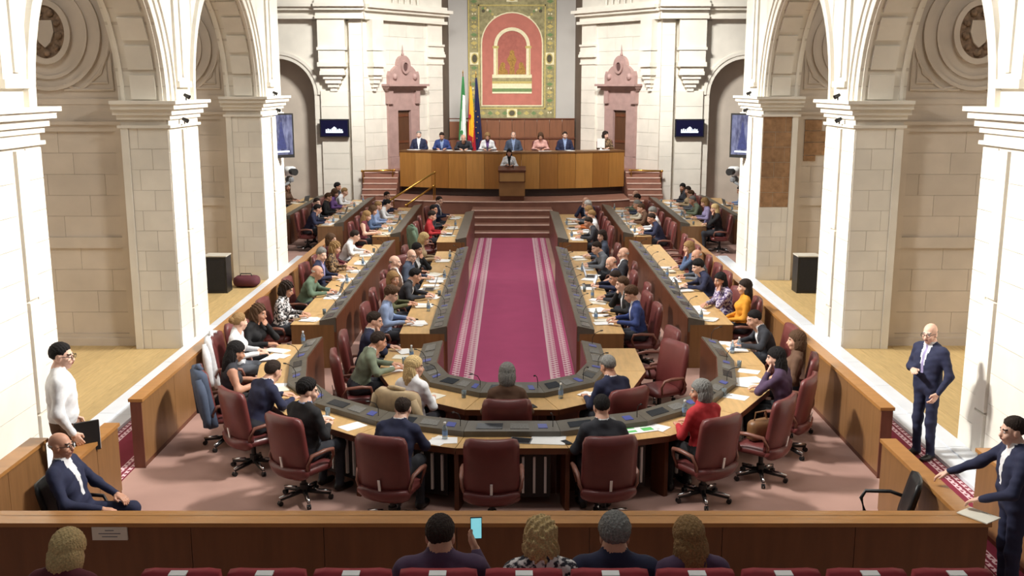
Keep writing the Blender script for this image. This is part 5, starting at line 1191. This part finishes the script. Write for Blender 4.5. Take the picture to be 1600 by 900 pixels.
# --- presidency and speaker
def dy(x): return 45.55-math.sqrt(8.6**2-x*x)+1.10
for (x, pose, hair, hc, top, clothes, k) in ((-3.5, 'back_m', 'short', 'grey', 'navy', 'navy suit and white shirt', dict(shirt='white')), (-2.6, 'write_m', 'short', 'dark', 'blue', 'blue jacket, head down,', dict(shirt='lightblue')), (-1.78, 'lean_m', 'bald', 'grey', 'charcoal', 'charcoal jacket leaning forward', {}),
        (-0.9, 'write_f', 'bob', 'fair', 'white', 'white jacket and purple scarf', dict(shirt='purple')), (0.05, 'back_m', 'fringe', 'grey', 'slate', 'slate suit in the central seat', dict(shirt='lightblue')), (1.05, 'write_f', 'bob', 'brown', 'pink', 'pink blouse', {}), (1.96, 'back_m', 'short', 'dark', 'navy', 'navy suit and pale blue shirt', dict(shirt='lightblue')), (3.5, 'turnl_f', 'curly', 'dark', 'leopard', 'spotted top beside a monitor', {})):
    p('pr', x, dy(x), 180, pose, hair, hc, top, clothes, z=1.66, papers=0, **k)
    for q in range(2):
        X_, Y_, a = frame(x, dy(x), 180, random.uniform(-.3, .3), .72); o = link('paper_sheet', PAPER[random.choice((0, 1, 2))], None, (X_, Y_, 2.451+.004*q), a+random.uniform(-.4, .4)); tag(o, 'paper sheet on presidency desk before person in '+clothes.rstrip(','), 'paper', 'papers on the presidency desk')
M_ = empty('monitor', (3.28, dy(3.28)-.62, 2.45), 0, 'pale monitor standing on the presidency desk', 'monitor'); mb = MB(); mb.box(-.14, .14, -.02, .02, .08, .42); mb.build('casing', M_WHITE, M_); mb = MB(); mb.box(-.03, .03, -.02, .02, .01, .1); mb.build('stem', M_WHITE, M_); mb = MB(); mb.box(-.1, .1, -.08, .08, 0, .015); mb.build('foot', M_WHITE, M_)
p('x', -0.10, 36.42, 180, 'speak_f', 'long', 'black', 'white', '', z=.85, seat=False, papers=0, label='person in white jacket speaking at the lectern', legs='black', h=1.02, shirt='black')
# --- standing and seated figures round the edge
p('x', -5.03, 10.95, 66, 'stand_l', 'short', 'black', 'white', '', z=.01, seat=False, papers=0, label='person in loose white shirt standing on the aisle carpet', legs='brown', glasses=True, h=1.17)
p('x', 5.38, 12.75, -116, 'stand_r', 'bald', 'grey', 'navy', '', z=.01, seat=False, papers=0, label='person in dark suit and tie standing by the aisle', legs='navy', shirt='white', tie='lavender', glasses=True, h=1.06)
p('x', 4.70, 9.0, -84, 'stand_n', 'short', 'dark', 'navy', '', z=0, seat=False, papers=0, label='person in navy suit reaching over the barrier corner, papers in hand', legs='navy', shirt='white', h=1.06)
p('x', -4.36, 9.62, 94, 'knees_m', 'bald', 'white', 'navy', '', z=0, seat=False, papers=0, label='person in navy suit seated behind the barrier, hands on knees', legs='navy', shirt='white', glasses=True)
p('x', -0.44, 5.86, -4, 'phone_m', 'short', 'dark', 'plum', '', z=.77, seat=False, papers=0, label='person in dark purple shirt holding up a phone, public seats', up='plum')
p('x', 0.18, 5.84, 0, 'gallery_f', 'curly', 'blond', 'speckled', '', z=.76, seat=False, papers=0, label='person in speckled blouse in the public seats')
p('x', 0.64, 5.86, 2, 'gallery_m', 'full', 'grey', 'navy', '', z=.77, seat=False, papers=0, label='person in navy blue jacket in the public seats')
p('x', 1.12, 5.84, -6, 'gallery_f', 'long', 'fair', 'plum', '', z=.77, seat=False, papers=0, label='person in plum top in the public seats')
p('x', -2.78, 5.80, 6, 'gallery_f', 'bob', 'blond', 'maroon', '', z=.70, seat=False, papers=0, label='person in maroon top alone below the white notice')
C = empty('public_seat', (-2.78, 5.68, .64), 0, 'crimson public seat under the person in maroon top', 'seat', 'crimson public seats before the barrier')
link('backrest', GS_B, C, (0, 0, -.12)); link('cushion', GS_S, C); link('armrest', GS_A, C, (-.245, 0, 0)); link('armrest', GS_A, C, (.245, 0, 0))
S_ = empty('smartphone', (-.235, 6.28, 1.95), .1, 'glowing phone held up by the person in dark purple shirt', 'phone'); mb = MB(); mb.box(-.038, .038, 0, .01, -.075, .075); mb.build('casing', M_BLACK, S_); mb = MB(); mb.box(-.034, .034, -.002, .0, -.07, .07); mb.build('display', mat('cyan_display', srgb(130, 205, 215), .3, .05, 5, emit=.9), S_)
o = link('paper_sheet', PAPER[3], None, (4.30, 8.85, .905), .6); tag(o, 'folded white papers under the hand of the person reaching over the barrier', 'paper')
# --- empty chairs the photo shows
for (x, y, f, lb) in ((-.22, 10.62, 0, 'empty burgundy swivel chair at the middle of the curved outer desk'), (3.08, 12.02, -52, 'empty burgundy swivel chair holding a brown handbag at the outer desk'), (2.22, 15.35, -100, 'empty burgundy swivel chair at the straight end of the inner desk'), (2.16, 14.42, -120, 'empty burgundy swivel chair turned aside near the inner desk'),
        (4.06, 23.7, -88, 'empty burgundy swivel chair beside the person in denim jacket'), (4.06, 24.6, -94, 'empty burgundy swivel chair between two empty chairs, second row'), (4.06, 25.5, -86, 'last empty burgundy swivel chair of the second row, flagless side')):
    chair(x, y, f, lb, full=(y < 20))
chair(-2.36, 27.2, 70, 'empty swivel chair under a dark green jacket near the dais steps', full=False)
# --- jackets over chair backs
def jacket(x, y, face, col, label):
    J_ = empty('jacket', (x, y, 0), -math.radians(face), label, 'jacket', 'jackets hung over chair backs'); Mx = Matrix.Translation((0, -.30, .72)) @ Matrix.Rotation(math.radians(9), 4, 'X'); m = cloth(col)
    mb = MB(); mb.slab(.64, .80, .17, 9, 9, .12, .005, .05, M=Mx); mb.build('back', m, J_, True)
    for s in (-1, 1): mb = MB(); mb.tube([(s*.27, -.36, 1.03), (s*.34, -.33, .82), (s*.34, -.30, .50), (s*.33, -.30, .40)], [.05, .062, .055, .05], 10); mb.build('sleeve', m, J_, True)
    mb = MB(); mb.tube([(-.12, -.30, 1.12), (0, -.34, 1.15), (.12, -.30, 1.12)], .03, 8); mb.build('collar', m, J_, True)
jacket(-4.20, 15.02, 88, 'white', 'white jacket hung over the chair of the person in white blouse')
jacket(*clear_ring(-3.86, 13.25, 3.70, 3.54, 14.5), 66, 'slate', 'slate jacket hung over the chair of the person in charcoal sleeveless top')
jacket(*clear_ring(-1.28, 12.42, 1.92, 1.88, 14.2), 28, 'beige', 'beige jacket hung over the chair at the curved inner desk')
jacket(-2.36, 27.2, 70, 'green', 'dark green jacket hung over an empty chair near the dais steps')
jacket(-4.12, 24.8, 88, 'navy', 'navy jacket hung over the chair of the person in white shirt')
# --- handbag, open magazine, tablet, bigger papers
Hb = empty('handbag', (3.06, 12.06, .50), .5, 'brown leather handbag standing on an empty swivel chair', 'bag'); mb = MB(); mb.slab(.34, .26, .16, 6, 6, .06, .02, M=Matrix.Translation((0, 0, .13))); mb.build('body', mat('tan_leather', srgb(120, 84, 52), .45, .15, 10), Hb, True); mb = MB(); mb.tube([(-.1, 0, .24), (-.08, 0, .36), (.08, 0, .36), (.1, 0, .24)], .012, 6); mb.build('strap', mat('tan_leather', srgb(120, 84, 52)), Hb)
def sheet(x, y, rz, k, label, z=.7715): tag(link('paper_sheet', PAPER[k], None, (x, y, z), rz), label, 'paper', 'papers on the desks')
sheet(-.78, 11.26, .05, 1, 'white paper lying beside the person in navy suit with white collar'); sheet(.42, 11.27, -.1, 4, 'large spread of white papers next to a tablet'); sheet(.58, 11.22, .3, 0, 'tilted white paper next to a tablet', .73); sheet(3.28, 13.72, .25, 4, 'wide open document before the person in plum jacket')
Tb = empty('tablet', (.10, 11.25, .7715), -.2, 'dark tablet lying beside spread papers on the outer desk', 'tablet'); mb = MB(); mb.box(-.125, .125, -.09, .09, 0, .01); mb.build('casing', M_GREYP, Tb); mb = MB(); mb.box(-.112, .112, -.078, .078, .01, .0115); mb.build('display', M_SCREEN, Tb)
Mg = empty('magazine', (1.50, 11.66, .7715), .35, 'open green and white magazine beside the person in red sweater', 'magazine'); mb = MB(); mb.box(-.2, .2, -.14, .14, 0, .008); mb.build('pages', M_PAPER, Mg)
for (a, b, c, d) in ((-.17, -.03, .02, .11), (.03, .17, -.10, .0), (-.17, -.05, -.10, -.04), (.05, .14, .04, .11)): mb = MB(); mb.box(a, b, c, d, .008, .0095); mb.build('green_picture', M_GREENP, Mg)
laptop(1.55, 20.5, .7715, PI/2+PI, 'white-lit open laptop before the person in navy suit with pale blue shirt')
bottle(3.52, 15.4, .7715, 'water bottle at the straight end of the curved outer desk')
tag(link('paper_sheet', paper_mesh(.3, .22, .005, mat('cyan_paper', srgb(140, 214, 210), .8)), None, (-1.72, 27.6, .7715), .1), 'cyan sheet of paper on the desk end by the dais steps', 'paper')
Fo = empty('document_folder', (-4.71, 10.82, .98), .6, 'dark document folder held by the person in loose white shirt', 'folder'); mb = MB(); mb.box(-.13, .13, -.015, .015, -.17, .17); mb.build('cover', M_BLACK, Fo); mb = MB(); mb.box(-.12, .135, -.009, .009, -.16, .16); mb.build('pages', M_PAPER, Fo)
